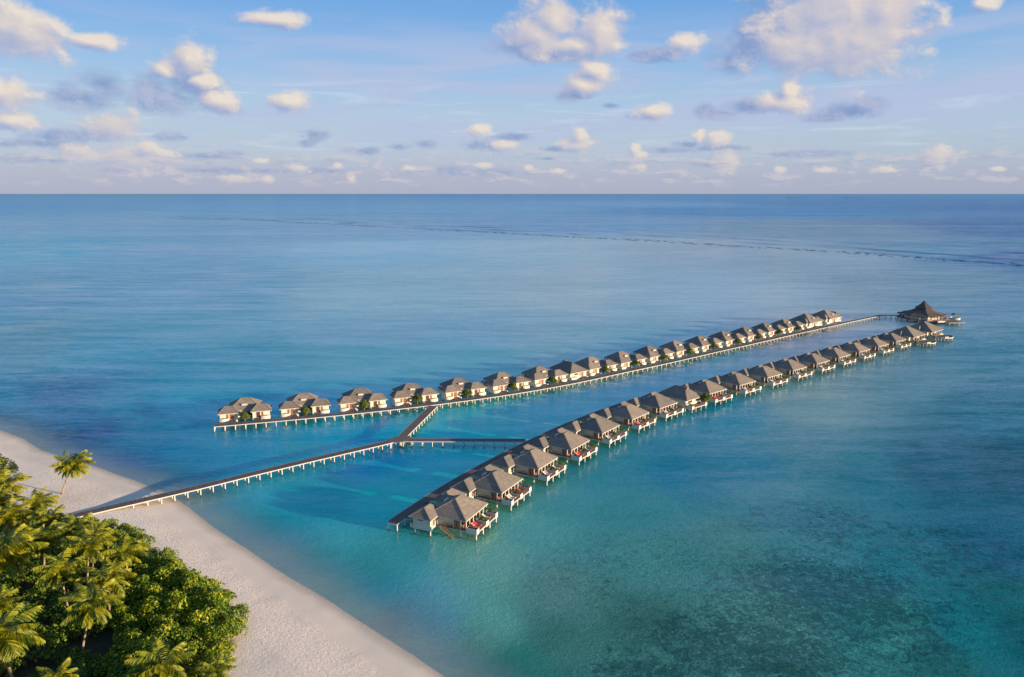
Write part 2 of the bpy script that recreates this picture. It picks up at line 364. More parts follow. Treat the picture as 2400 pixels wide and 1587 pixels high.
# ------------------------------------------------------------------ water
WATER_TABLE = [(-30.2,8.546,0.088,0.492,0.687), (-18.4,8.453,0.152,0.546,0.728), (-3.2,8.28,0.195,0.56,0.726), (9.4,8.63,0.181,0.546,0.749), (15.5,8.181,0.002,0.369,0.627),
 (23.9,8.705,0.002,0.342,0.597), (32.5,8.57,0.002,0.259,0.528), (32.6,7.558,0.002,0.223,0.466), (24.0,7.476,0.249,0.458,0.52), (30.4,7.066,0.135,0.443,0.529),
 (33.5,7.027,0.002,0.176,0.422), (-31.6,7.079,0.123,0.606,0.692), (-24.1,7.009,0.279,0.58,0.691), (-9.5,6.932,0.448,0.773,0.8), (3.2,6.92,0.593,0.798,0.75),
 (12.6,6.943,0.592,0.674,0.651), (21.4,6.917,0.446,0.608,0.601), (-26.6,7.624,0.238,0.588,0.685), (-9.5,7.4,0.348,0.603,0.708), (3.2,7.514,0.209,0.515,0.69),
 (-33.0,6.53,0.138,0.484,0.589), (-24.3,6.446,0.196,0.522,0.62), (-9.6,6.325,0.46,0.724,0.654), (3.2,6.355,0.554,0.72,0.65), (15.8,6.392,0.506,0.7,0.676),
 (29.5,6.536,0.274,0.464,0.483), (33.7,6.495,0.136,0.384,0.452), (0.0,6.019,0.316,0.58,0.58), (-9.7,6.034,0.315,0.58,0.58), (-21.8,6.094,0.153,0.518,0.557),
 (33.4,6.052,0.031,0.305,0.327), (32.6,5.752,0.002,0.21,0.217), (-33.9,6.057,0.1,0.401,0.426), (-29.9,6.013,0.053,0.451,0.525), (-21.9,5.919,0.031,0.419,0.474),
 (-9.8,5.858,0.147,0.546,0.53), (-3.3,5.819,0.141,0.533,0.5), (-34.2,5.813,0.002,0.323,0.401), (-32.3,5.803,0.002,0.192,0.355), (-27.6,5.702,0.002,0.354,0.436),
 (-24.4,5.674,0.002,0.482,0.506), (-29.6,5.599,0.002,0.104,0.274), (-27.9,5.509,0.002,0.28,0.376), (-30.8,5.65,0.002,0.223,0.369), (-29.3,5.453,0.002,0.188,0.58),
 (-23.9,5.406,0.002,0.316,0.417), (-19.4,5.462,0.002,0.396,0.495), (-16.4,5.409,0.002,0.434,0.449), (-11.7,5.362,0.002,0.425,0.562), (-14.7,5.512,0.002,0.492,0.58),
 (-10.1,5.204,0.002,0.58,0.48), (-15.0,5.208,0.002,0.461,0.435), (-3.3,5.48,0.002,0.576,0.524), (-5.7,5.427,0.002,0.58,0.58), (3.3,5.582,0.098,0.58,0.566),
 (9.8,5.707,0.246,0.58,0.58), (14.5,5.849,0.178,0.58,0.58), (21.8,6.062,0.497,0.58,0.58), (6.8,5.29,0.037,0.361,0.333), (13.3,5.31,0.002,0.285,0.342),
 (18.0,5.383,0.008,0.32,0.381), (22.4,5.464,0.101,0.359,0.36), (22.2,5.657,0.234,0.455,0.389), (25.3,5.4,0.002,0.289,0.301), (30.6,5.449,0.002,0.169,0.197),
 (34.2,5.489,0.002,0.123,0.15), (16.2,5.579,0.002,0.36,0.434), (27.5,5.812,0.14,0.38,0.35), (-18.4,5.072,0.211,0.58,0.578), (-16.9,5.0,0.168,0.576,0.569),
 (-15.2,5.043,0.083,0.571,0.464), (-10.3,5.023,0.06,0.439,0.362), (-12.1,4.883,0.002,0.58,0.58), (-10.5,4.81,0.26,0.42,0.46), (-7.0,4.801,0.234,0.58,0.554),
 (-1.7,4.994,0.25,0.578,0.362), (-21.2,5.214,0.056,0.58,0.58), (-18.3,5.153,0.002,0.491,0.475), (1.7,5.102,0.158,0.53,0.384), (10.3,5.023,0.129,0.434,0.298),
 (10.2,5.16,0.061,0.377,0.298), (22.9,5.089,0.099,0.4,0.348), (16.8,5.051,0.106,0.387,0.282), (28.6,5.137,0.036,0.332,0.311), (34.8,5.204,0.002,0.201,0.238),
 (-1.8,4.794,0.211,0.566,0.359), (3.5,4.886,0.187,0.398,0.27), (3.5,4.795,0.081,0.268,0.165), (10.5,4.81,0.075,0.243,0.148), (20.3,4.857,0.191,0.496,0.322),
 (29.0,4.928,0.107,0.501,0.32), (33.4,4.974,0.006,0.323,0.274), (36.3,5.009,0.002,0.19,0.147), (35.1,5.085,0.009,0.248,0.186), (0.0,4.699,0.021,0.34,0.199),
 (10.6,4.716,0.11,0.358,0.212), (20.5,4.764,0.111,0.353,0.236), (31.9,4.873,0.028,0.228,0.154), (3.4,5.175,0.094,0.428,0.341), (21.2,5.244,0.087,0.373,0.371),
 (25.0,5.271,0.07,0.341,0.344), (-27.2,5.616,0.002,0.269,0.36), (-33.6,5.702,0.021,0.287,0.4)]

WT = np.array(WATER_TABLE)  # body colour by bearing and distance, grey cloud sheen painted in at right
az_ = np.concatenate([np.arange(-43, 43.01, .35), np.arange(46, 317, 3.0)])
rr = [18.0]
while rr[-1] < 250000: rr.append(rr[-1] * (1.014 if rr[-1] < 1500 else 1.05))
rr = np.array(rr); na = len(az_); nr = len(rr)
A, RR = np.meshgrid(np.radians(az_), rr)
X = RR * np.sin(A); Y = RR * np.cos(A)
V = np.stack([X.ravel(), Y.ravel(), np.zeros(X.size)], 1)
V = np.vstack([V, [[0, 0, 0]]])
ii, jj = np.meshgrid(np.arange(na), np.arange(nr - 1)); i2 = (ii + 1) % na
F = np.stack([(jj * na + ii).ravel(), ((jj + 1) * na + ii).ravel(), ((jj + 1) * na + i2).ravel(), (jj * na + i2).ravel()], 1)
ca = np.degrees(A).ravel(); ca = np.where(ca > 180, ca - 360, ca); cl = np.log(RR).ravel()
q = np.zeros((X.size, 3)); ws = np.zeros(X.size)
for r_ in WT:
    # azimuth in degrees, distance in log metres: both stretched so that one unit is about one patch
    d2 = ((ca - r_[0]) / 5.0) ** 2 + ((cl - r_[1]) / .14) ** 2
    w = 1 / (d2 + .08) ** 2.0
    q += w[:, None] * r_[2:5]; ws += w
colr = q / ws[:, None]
colr = np.vstack([colr, [[.05, .2, .25]]])
Dw = shore_dist(V[:, 0], V[:, 1]); depth = np.clip(-Dw * .075, 0, 6)
# coral reef flat in the near right, and small patches on the left
def bump_(cx, cy, sx, sy, rot=0):
    c, s = math.cos(R(rot)), math.sin(R(rot)); dx_ = V[:, 0] - cx; dy_ = V[:, 1] - cy
    u = (dx_ * c + dy_ * s) / sx; w = (-dx_ * s + dy_ * c) / sy
    return np.clip(1.25 - np.sqrt(u * u + w * w), 0, 1)
reef = np.maximum.reduce([bump_(40, 115, 34, 28), bump_(60, 130, 40, 36), bump_(22, 106, 17, 18), bump_(75, 160, 34, 34) * .75, bump_(95, 150, 44, 44) * .75, bump_(60, 165, 34, 26) * .6, bump_(115, 125, 55, 45) * .75, bump_(60, 95, 50, 25) * .85, bump_(35, 150, 34, 34) * .55, bump_(25, 128, 28, 26) * .6, bump_(100, 190, 45, 34) * .5, bump_(30, 140, 50, 46) * .62, bump_(70, 205, 55, 40) * .35])
fl = bump_(-170, 245, 18, 7) * .6 + bump_(-143, 232, 14, 6) * .7
reef = np.maximum(reef, fl)
# outer reef line
REEF = np.array([(-1500, 2500), (-1061, 2345.0), (-805, 2265.0), (-376.1, 1828.0), (0.0, 1480.1), (212.0, 1266.7), (405.8, 1036.6), (470.3, 933.0), (546.3, 811.0), (640, 640)])
def line_dist(L, Xv, Yv):
    best = np.full(Xv.shape, 1e18); sg = np.ones(Xv.shape)
    for a, b in zip(L[:-1], L[1:]):
        d = b - a; t = np.clip(((Xv - a[0]) * d[0] + (Yv - a[1]) * d[1]) / (d @ d), 0, 1)
        qx = Xv - a[0] - t * d[0]; qy = Yv - a[1] - t * d[1]; qq = qx * qx + qy * qy
        cr = d[0] * (Yv - a[1]) - d[1] * (Xv - a[0]); m = qq < best
        best = np.where(m, qq, best); sg = np.where(m, np.where(cr > 0, 1., -1.), sg)
    return np.sqrt(best) * sg
rd = line_dist(REEF, V[:, 0], V[:, 1])

def mat_water():
    m, t, out = material('water')
    g = t.n.new('ShaderNodeNewGeometry').outputs['Position']
    def att(n_, o='Fac'):
        a_ = t.n.new('ShaderNodeAttribute'); a_.attribute_name = n_; return a_.outputs[o]
    body = att('body', 'Color'); dep = att('depth'); rf = att('reef'); ro = att('outer')
    # bottom patches: coral heads and rubble showing through
    c1 = t.noise(g, .42, 6, .70, 1.2); c2 = t.noise(g, .055, 4, .6, .6); c3 = t.noise(g, .7, 4, .65, 2.0)
    thr = t.m('SUBTRACT', .76, t.m('MULTIPLY', rf, .30))
    s_ = t.m('ADD', t.m('ADD', t.m('MULTIPLY', c1, .56), t.m('MULTIPLY', c2, .12)), t.m('MULTIPLY', c3, .32))
    cor = t.ss(s_, t.m('SUBTRACT', thr, .10), t.m('ADD', thr, .08))
    body = t.mix(t.m('MULTIPLY', cor, .88), body, t.mix(1.0, body, (.18, .30, .32, 1), 'MULTIPLY'))
    vein = t.ss(t.m('ABSOLUTE', t.m('SUBTRACT', c3, .5)), .040, .0)
    body = t.mix(t.m('MULTIPLY', t.m('MULTIPLY', vein, t.ss(rf, .2, .8)), .65), body, (.012, .05, .055, 1))
    # soft large variation of the bottom: paler sand and darker grass
    v1 = t.noise(t.v('MULTIPLY', g, (1, 1.4, 1)), .018, 5, .6, .8)
    body = t.mix(t.ss(v1, .52, .75, 0, .30), body, t.mix(1.0, body, (.62, .80, .88, 1), 'MULTIPLY'))
    body = t.mix(t.ss(v1, .46, .28, 0, .25), body, t.mix(1.0, body, (1.5, 1.15, 1.08, 1), 'MULTIPLY'))
    v2 = t.noise(t.v('MULTIPLY', g, (.3, 1.0, 1)), .0075, 5, .6, .5)  # long streaks of wind-slick sheen painted into the body colour
    body = t.mix(t.ss(v2, .50, .72, 0, .42), body, t.mix(1.0, body, (.60, .78, .90, 1), 'MULTIPLY'))
    body = t.mix(t.ss(v2, .45, .30, 0, .25), body, t.mix(1.0, body, (1.35, 1.12, 1.05, 1), 'MULTIPLY'))
    # outer reef edge: an uneven dark band and thinner streaks beyond it
    rw = t.m('ADD', ro, t.m('MULTIPLY', t.m('SUBTRACT', t.noise(g, .006, 4, .6), .5), 60.0))
    rn = t.noise(t.v('MULTIPLY', t.comb(rw, t.m('MULTIPLY', t.sep(g)[0], .05), 0.0), (.020, .12, 1)), 1.0, 5, .68, .3)
    band = t.m('MULTIPLY', t.ss(rn, .50, .62), t.m('MULTIPLY', t.ss(rw, -30., 5.), t.ss(rw, 420., 30.)))
    band = t.m('MULTIPLY', band, t.ss(t.sep(g)[0], -1250., -950.))
    body = t.mix(t.m('MULTIPLY', band, .75), body, t.mix(1.0, body, (.25, .45, .65, 1), 'MULTIPLY'))
    # ripples
    w1 = t.noise(t.v('MULTIPLY', g, (1.0, 1.5, 1)), .55, 4, .62, .4)
    w2 = t.noise(t.v('MULTIPLY', g, (1.0, 1.4, 1)), 1.9, 3, .6, .3)
    w3 = t.noise(t.v('MULTIPLY', g, (1.0, 2.2, 1)), .05, 4, .55, .2)
    hh = t.m('ADD', t.m('ADD', t.m('MULTIPLY', w1, .55), t.m('MULTIPLY', w2, .34)), t.m('MULTIPLY', w3, 1.2))
    bp = t.n.new('ShaderNodeBump'); bp.inputs['Strength'].default_value = 1.0; bp.inputs['Distance'].default_value = .15
    calm = t.noise(t.v('MULTIPLY', g, (1, 1.3, 1)), .012, 3, .5, .6)
    t.l.new(t.m('MULTIPLY', hh, t.ss(calm, .35, .65, .55, 1.25)), bp.inputs['Height'])
    dif = t.n.new('ShaderNodeBsdfDiffuse'); t.l.new(body, dif.inputs[0])
    bp2 = t.n.new('ShaderNodeBump'); bp2.inputs['Strength'].default_value = .7; bp2.inputs['Distance'].default_value = .20
    t.l.new(hh, bp2.inputs['Height'])
    # most of the very low sun glances off the surface instead of entering the water: tilt the body's normal a little away from it
    tn = Vector((0, 0, 1)) - Vector((sd.x, sd.y, 0)) * .085; tn.normalize()
    t.l.new(t.comb(tn.x, tn.y, tn.z), bp2.inputs['Normal']); t.l.new(bp2.outputs[0], dif.inputs['Normal'])
    tr = t.n.new('ShaderNodeBsdfTransparent'); tr.inputs[0].default_value = (.80, .93, .95, 1)
    mx = t.n.new('ShaderNodeMixShader')
    t.l.new(t.ss(dep, -.05, 1.5, .16, 1.0), mx.inputs[0]); t.l.new(tr.outputs[0], mx.inputs[1]); t.l.new(dif.outputs[0], mx.inputs[2])
    gl = t.n.new('ShaderNodeBsdfGlossy'); gl.inputs['Roughness'].default_value = .05; gl.inputs[0].default_value = (1, 1, 1, 1)
    t.l.new(bp.outputs[0], gl.inputs['Normal'])
    inc = t.n.new('ShaderNodeNewGeometry')
    cz = t.m('ABSOLUTE', t.sep(inc.outputs['Incoming'])[2])
    # slope-averaged Fresnel of a rippled surface
    fr = t.m('ADD', .032, t.m('MULTIPLY', .65, t.m('POWER', t.m('SUBTRACT', 1.0, cz), 5.5)))
    fr = t.m('MINIMUM', fr, t.ss(t.noise(t.v('MULTIPLY', g, (.25, 1.6, 1)), .004, 5, .65, .3), .35, .65, .17, .27))
    # wind streaks and cat's paws: rougher and smoother water mirrors more or less sky
    k1 = t.noise(t.v('MULTIPLY', g, (.018, .085, 1)), 1.0, 4, .62, .5); k2 = t.noise(t.v('MULTIPLY', g, (.16, .50, 1)), 1.0, 4, .68, .4); k3 = t.noise(t.v('MULTIPLY', g, (.7, 1.7, 1)), 1.0, 3, .65, .3)
    kk = t.m('ADD', t.m('ADD', t.m('MULTIPLY', k1, .40), t.m('MULTIPLY', k2, .32)), t.m('MULTIPLY', k3, .28))
    fr = t.m('MULTIPLY', fr, t.ss(kk, .38, .62, .30, 1.85))
    fr = t.m('MULTIPLY', fr, t.m('SUBTRACT', 1.0, t.m('MULTIPLY', band, .55)))
    m2 = t.n.new('ShaderNodeMixShader'); t.l.new(fr, m2.inputs[0]); t.l.new(mx.outputs[0], m2.inputs[1]); t.l.new(gl.outputs[0], m2.inputs[2])
    # breakers: foam streaks just outside the outer reef
    fo = t.noise(t.v('MULTIPLY', t.comb(ro, t.m('MULTIPLY', t.sep(g)[0], .02), 0.0), (.022, 1, 1)), 1.0, 5, .7, .4)
    fm = t.m('MULTIPLY', t.ss(fo, .58, .70), t.m('MULTIPLY', t.ss(ro, 15., 60.), t.ss(ro, 900., 300.)))
    fdif = t.n.new('ShaderNodeBsdfDiffuse'); fdif.inputs[0].default_value = (.42, .50, .60, 1)
    m3 = t.n.new('ShaderNodeMixShader'); t.l.new(t.m('MULTIPLY', fm, .5), m3.inputs[0]); t.l.new(m2.outputs[0], m3.inputs[1]); t.l.new(fdif.outputs[0], m3.inputs[2])
    t.l.new(m3.outputs[0], out.inputs[0])
    return m
F = F[:, ::-1]
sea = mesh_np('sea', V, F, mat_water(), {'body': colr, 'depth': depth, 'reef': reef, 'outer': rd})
tag(sea, kind='structure')

# ------------------------------------------------------------------ building materials
def objc(t):
    return t.n.new('ShaderNodeTexCoord').outputs['Object']
def mat_roof(name, c0, c1, c2):
    m, t, out = material(name)
    p = objc(t); x, y, z = t.sep(p)
    oi = t.n.new('ShaderNodeObjectInfo').outputs['Random']
    cz = t.m('DIVIDE', z, .16); row = t.m('FLOOR', cz); fr = t.m('FRACT', cz)
    wn = t.n.new('ShaderNodeTexWhiteNoise'); wn.noise_dimensions = '3D'
    col_i = t.m('FLOOR', t.m('ADD', t.m('MULTIPLY', t.m('ADD', x, y), .9), t.m('MULTIPLY', row, .37)))
    t.l.new(t.comb(col_i, row, t.m('MULTIPLY', oi, 40)), wn.inputs['Vector'])
    n = t.noise(t.v('ADD', p, t.comb(t.m('MULTIPLY', oi, 90), 0.0, 0.0)), .55, 4, .65, .5)
    n2 = t.noise(t.v('MULTIPLY', p, (1, 1, 4)), 1.6, 4, .7)
    c = t.mix(t.ss(n, .35, .68), c0, c1)
    c = t.mix(t.m('MULTIPLY', t.ss(n2, .52, .72), .55), c, c2)
    c = t.mix(t.m('MULTIPLY', wn.outputs[0], .30), c, c2)
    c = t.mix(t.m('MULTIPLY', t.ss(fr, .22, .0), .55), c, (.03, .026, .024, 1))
    c = t.mix(1.0, c, t.ramp(oi, [(0, (.80, .82, .85, 1)), (.5, (1, 1, 1, 1)), (1, (1.18, 1.13, 1.08, 1))]), 'MULTIPLY')
    h = t.m('ADD', t.m('SUBTRACT', 1.0, fr), t.m('MULTIPLY', wn.outputs[0], .35))
    principled(t, out, c, .85, h, .8, .035, .2)
    return m
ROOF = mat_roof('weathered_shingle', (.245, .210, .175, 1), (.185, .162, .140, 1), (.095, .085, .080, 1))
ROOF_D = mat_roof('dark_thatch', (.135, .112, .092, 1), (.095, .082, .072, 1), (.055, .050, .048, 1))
def mat_paint(name, c, dirt=.25):
    m, t, out = material(name)
    p = objc(t)
    n = t.noise(t.v('MULTIPLY', p, (1, 1, .35)), 1.1, 5, .65)
    n2 = t.noise(p, 5.0, 3, .6)
    d = (c[0] * .66, c[1] * .62, c[2] * .55, 1)
    cc = t.mix(t.m('MULTIPLY', t.ss(n, .48, .75), dirt * 1.6), c, d)
    principled(t, out, cc, .7, n2, .15, .01, .3)
    return m
WALL = mat_paint('cream_plaster', (.55, .51, .42, 1))
WHITE = mat_paint('white_paint', (.54, .515, .455, 1), .2)
TRIM = mat_paint('white_fascia', (.46, .43, .38, 1), .35)
def mat_post():
    m, t, out = material('white_concrete_post')
    p = objc(t); z = t.m('ADD', t.sep(p)[2], t.m('MULTIPLY', t.m('SUBTRACT', t.noise(p, 3.0, 3), .5), .35))
    c = t.mix(t.ss(z, .15, .55), (.045, .05, .035, 1), (.60, .57, .51, 1))
    c = t.mix(t.m('MULTIPLY', t.ss(t.noise(t.v('MULTIPLY', p, (1, 1, .3)), 2.5, 4), .5, .75), .4), c, (.33, .30, .25, 1))
    principled(t, out, c, .75, None, spec=.25)
    return m
POST = mat_post()
def mat_planks(name, c0, c1, ang_scale=7.0):
    m, t, out = material(name)
    p = t.n.new('ShaderNodeTexCoord').outputs['UV']
    u, v_, _ = t.sep(p)
    k = t.m('MULTIPLY', u, ang_scale); idx = t.m('FLOOR', k); fr = t.m('FRACT', k)
    wn = t.n.new('ShaderNodeTexWhiteNoise'); wn.noise_dimensions = '1D'; t.l.new(idx, wn.inputs['W'])
    big = t.noise(t.n.new('ShaderNodeNewGeometry').outputs['Position'], .35, 4, .6)
    c = t.mix(wn.outputs[0], c0, c1)
    c = t.mix(t.m('MULTIPLY', t.ss(big, .45, .7), .5), c, (c1[0] * .75, c1[1] * .75, c1[2] * .78, 1))
    gap = t.ss(t.m('ABSOLUTE', t.m('SUBTRACT', fr, .5)), .42, .49)
    c = t.mix(t.m('MULTIPLY', gap, .7), c, (.02, .016, .014, 1))
    principled(t, out, c, .8, t.m('SUBTRACT', 1.0, gap), .4, .02, .25)
    return m
PLANK = mat_planks('grey_deck_planks', (.155, .120, .105, 1), (.105, .080, .074, 1))
BRICKRED = mat_plain('reddish_deck', (.155, .100, .078, 1))
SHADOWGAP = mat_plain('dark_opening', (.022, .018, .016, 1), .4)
def mat_wood(name, a, b):
    m, t, out = material(name); p = objc(t)
    n = t.noise(t.v('MULTIPLY', p, (3, 3, 1)), 2.0, 4, .6)
    zz = t.m('FRACT', t.m('MULTIPLY', t.sep(p)[2], 6.0))
    c = t.mix(n, a, b); c = t.mix(t.m('MULTIPLY', t.ss(zz, .75, .95), .5), c, (b[0] * .4, b[1] * .4, b[2] * .4, 1))
    principled(t, out, c, .55, zz, .3, .02, .3); return m
DOOR = mat_wood('brown_timber_door', (.26, .095, .040, 1), (.17, .06, .03, 1))
DOOR_D = mat_wood('dark_timber_door', (.075, .03, .02, 1), (.05, .022, .016, 1))
SHUT = mat_wood('brown_shutter', (.24, .12, .06, 1), (.16, .075, .04, 1))
SCREEN = mat_wood('louvred_screen', (.34, .15, .07, 1), (.22, .09, .045, 1))
RAIL = mat_plain('red_brown_railing', (.14, .072, .056, 1), .5)
METAL = mat_plain('galvanised_metal', (.48, .47, .45, 1), .35)
RED = mat_plain('red_cushion', (.62, .045, .055, 1), .85)
PINK = mat_plain('coral_cushion', (.66, .20, .13, 1), .85)
CREAM = mat_plain('cream_cushion', (.62, .56, .46, 1), .85)
PURP = mat_plain('grey_cushion', (.34, .31, .36, 1), .85)
ORANGE = mat_plain('rattan_orange', (.42, .13, .035, 1), .6)
TEAK = mat_plain('teak_frame', (.30, .15, .07, 1), .6)
ROCK = None

# ------------------------------------------------------------------ foliage materials and meshes
def mat_leaf(name, stops, trans=.3, rough=.5):
    m, t, out = material(name)
    g = t.n.new('ShaderNodeNewGeometry').outputs['Random Per Island']
    oi = t.n.new('ShaderNodeObjectInfo').outputs['Random']
    pos = t.n.new('ShaderNodeNewGeometry').outputs['Position']
    n = t.noise(pos, .33, 3, .6)
    f = t.m('ADD', t.m('MULTIPLY', g, .62), t.m('ADD', t.m('MULTIPLY', t.m('SUBTRACT', n, .5), .75), t.m('ADD', t.m('MULTIPLY', oi, .12), .13)), clamp=True)
    c = t.ramp(f, stops)
    p = t.n.new('ShaderNodeBsdfPrincipled'); t.l.new(c, p.inputs['Base Color']); p.inputs['Roughness'].default_value = rough
    p.inputs['Specular IOR Level'].default_value = .35
    tr = t.n.new('ShaderNodeBsdfTranslucent'); t.l.new(t.mix(1.0, c, (1.5, 1.35, .6, 1), 'MULTIPLY'), tr.inputs[0])
    mx = t.n.new('ShaderNodeMixShader'); mx.inputs[0].default_value = trans
    t.l.new(p.outputs[0], mx.inputs[1]); t.l.new(tr.outputs[0], mx.inputs[2]); t.l.new(mx.outputs[0], out.inputs[0])
    return m
LEAF = mat_leaf('shrub_leaves', [(0, (.018, .050, .004, 1)), (.32, (.060, .130, .006, 1)), (.58, (.165, .235, .008, 1)), (.80, (.36, .35, .010, 1)), (1, (.60, .46, .012, 1))])  # yellow sun highlights and dark shade are mixed into the leaf colours
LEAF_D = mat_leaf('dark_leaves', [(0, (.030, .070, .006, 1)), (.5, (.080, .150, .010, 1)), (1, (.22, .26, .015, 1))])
PALM = mat_leaf('palm_fronds', [(0, (.028, .055, .004, 1)), (.32, (.085, .125, .006, 1)), (.62, (.23, .24, .008, 1)), (1, (.52, .40, .02, 1))], .2)  # ramp ends carry sunlit yellow and shadow green, painted per leaflet
PLANTG = mat_leaf('garden_leaves', [(0, (.045, .085, .012, 1)), (.5, (.095, .145, .018, 1)), (1, (.24, .22, .03, 1))])
def mat_trunk():
    m, t, out = material('palm_trunk'); p = objc(t)
    z = t.sep(p)[2]; rg = t.m('FRACT', t.m('MULTIPLY', z, 4.5)); n = t.noise(p, 2.0, 4)
    c = t.mix(n, (.36, .26, .18, 1), (.22, .165, .12, 1)); c = t.mix(t.m('MULTIPLY', t.ss(rg, .7, .95), .4), c, (.10, .07, .05, 1))
    principled(t, out, c, .85, rg, .4, .03, .2); return m
TRUNK = mat_trunk()

def leafy(rng, lobes, per, size, name, mat, parent, flat=.8):
    """a crown: leaf faces spread over several uneven lobes (x, y, z, radius)"""
    V = []; F = []
    for (lx, ly, lz, lr) in lobes:
        n = int(per * lr * lr)
        for _ in range(n):
            d = Vector((rng.gauss(0, 1), rng.gauss(0, 1), rng.gauss(0, 1))).normalized()
            if d.z < -.45: d.z *= -.6; d.normalize()
            r = lr * (1 - .30 * rng.random() ** 2) * (1 + .13 * math.sin(5 * d.x + 3 * lx) * math.cos(4 * d.y + ly))
            p = Vector((lx, ly, lz)) + Vector((d.x * r, d.y * r, d.z * r * flat))
            nrm = (d + Vector((rng.gauss(0, .55), rng.gauss(0, .55), rng.gauss(0, .55) + .25))).normalized()
            u = nrm.cross(Vector((rng.gauss(0, 1), rng.gauss(0, 1), rng.gauss(0, 1)))).normalized(); w = nrm.cross(u)
            s = size * (.6 + .8 * rng.random())
            o = len(V)
            V += [p - u * s * .5, p + w * s * .30 + nrm * s * .08, p + u * s * .55, p - w * s * .30 + nrm * s * .08]
            F.append((o, o + 1, o + 2, o + 3))
    b = MB(); b.v = [tuple(v) for v in V]; b.f = F; b.mi = [0] * len(F)
    return b.build(name, mat, parent)

def make_palm(seed, H, lean, fl=4.3, nf=24, young=False):
    rng = random.Random(seed)
    root = empty('coconut_palm'); tag(root, cat='palm tree')
    la = rng.random() * 6.28 if lean[1] is None else lean[1]; lx, ly = math.cos(la) * lean[0], math.sin(la) * lean[0]
    pts = []; rs = []
    for i in range(9):
        s = i / 8; k = s ** 1.5
        pts.append((lx * k, ly * k, -.4 + (H + .4) * s)); rs.append(.21 - .09 * s + (.10 if i == 0 else 0))
    tk = MB().tube(pts, rs, 8).build('trunk', TRUNK, root, True)
    V = []; F = []
    top = Vector((lx, ly, H))
    for k in range(nf):
        a = k * 2.39996 + rng.random() * .4
        t_ = (k + .5) / nf
        e0 = R(86 - 98 * t_ ** .9 + rng.uniform(-9, 9))        # young fronds stand, old ones hang
        L = fl * (.72 + .33 * math.sin(math.pi * min(1, t_ + .25)) + rng.uniform(-.06, .08))
        hd = Vector((math.cos(a), math.sin(a), 0)); side = Vector((-math.sin(a), math.cos(a), 0))
        p = top.copy(); e = e0; ns = 15; prev = p
        tw = rng.uniform(-.5, .5)
        for i in range(ns):
            s = (i + .5) / ns
            dirn = hd * math.cos(e) + Vector((0, 0, math.sin(e)))
            q = p + dirn * (L / ns)
            nrm = dirn.cross(side).normalized() * -1
            if nrm.z < 0: nrm = -nrm
            wr = .045 * (1 - s) + .01
            o = len(V); V += [p - side * wr, p + side * wr, q + side * wr, q - side * wr]; F.append((o, o + 1, o + 2, o + 3))
            if i >= 1:
                ll = L * .27 * (math.sin(math.pi * min(1, s * .85 + .12)) ** .6) * (1.0 if s < .93 else .7)
                for sg in (-1, 1):
                    for h in (0.25, .75):
                        b = p.lerp(q, h)
                        dr = rng.uniform(.25, .75) + .35 * s
                        ld = (side * sg * (1 - .25 * s) + dirn * (.45 + .5 * s) - Vector((0, 0, 1)) * dr * .75 + nrm * .12 * math.sin(tw)).normalized()
                        wv = dirn.cross(ld).cross(ld).normalized() * (.085 if not young else .11)
                        tip = b + ld * ll * rng.uniform(.85, 1.1) - Vector((0, 0, 1)) * ll * .22
                        mid = b + ld * ll * .55
                        o = len(V); V += [b - wv * .5, b + wv * .5, mid + wv, tip, mid - wv]; F.append((o, o + 1, o + 2, o + 3, o + 4))
            p = q; e -= R(rng.uniform(3.2, 6.6)) * (1.0 if e > R(-70) else .2)
    b = MB(); b.v = [tuple(v) for v in V]; b.f = F; b.mi = [0] * len(F)
    b.build('crown', PALM, root)
    return root

def make_shrub(seed, r, h, mat=LEAF, size=.42, per=62, name='broadleaf_shrub', cat='shrub'):
    rng = random.Random(seed)
    root = empty(name); tag(root, cat=cat)
    lobes = [(0, 0, h * .52, r * .62)]
    n = 9
    for i in range(n):
        a = i * 6.283 / n + rng.uniform(-.35, .35); d = r * rng.uniform(.48, .72)
        lobes.append((math.cos(a) * d, math.sin(a) * d, h * rng.uniform(.30, .62), r * rng.uniform(.26, .42)))
    for i in range(4):
        a = rng.random() * 6.28; d = r * rng.uniform(0, .42)
        lobes.append((math.cos(a) * d, math.sin(a) * d, h * rng.uniform(.62, .86), r * rng.uniform(.22, .34)))
    leafy(rng, lobes, per, size, 'foliage', mat, root)
    st = MB()
    for i in range(4):
        a = i * 1.6 + rng.random(); st.tube([(0, 0, -.3), (math.cos(a) * r * .2, math.sin(a) * r * .2, h * .3), (math.cos(a) * r * .5, math.sin(a) * r * .5, h * .55)], [.12, .09, .03], 5)
    st.build('stem', TRUNK, root)
    return root

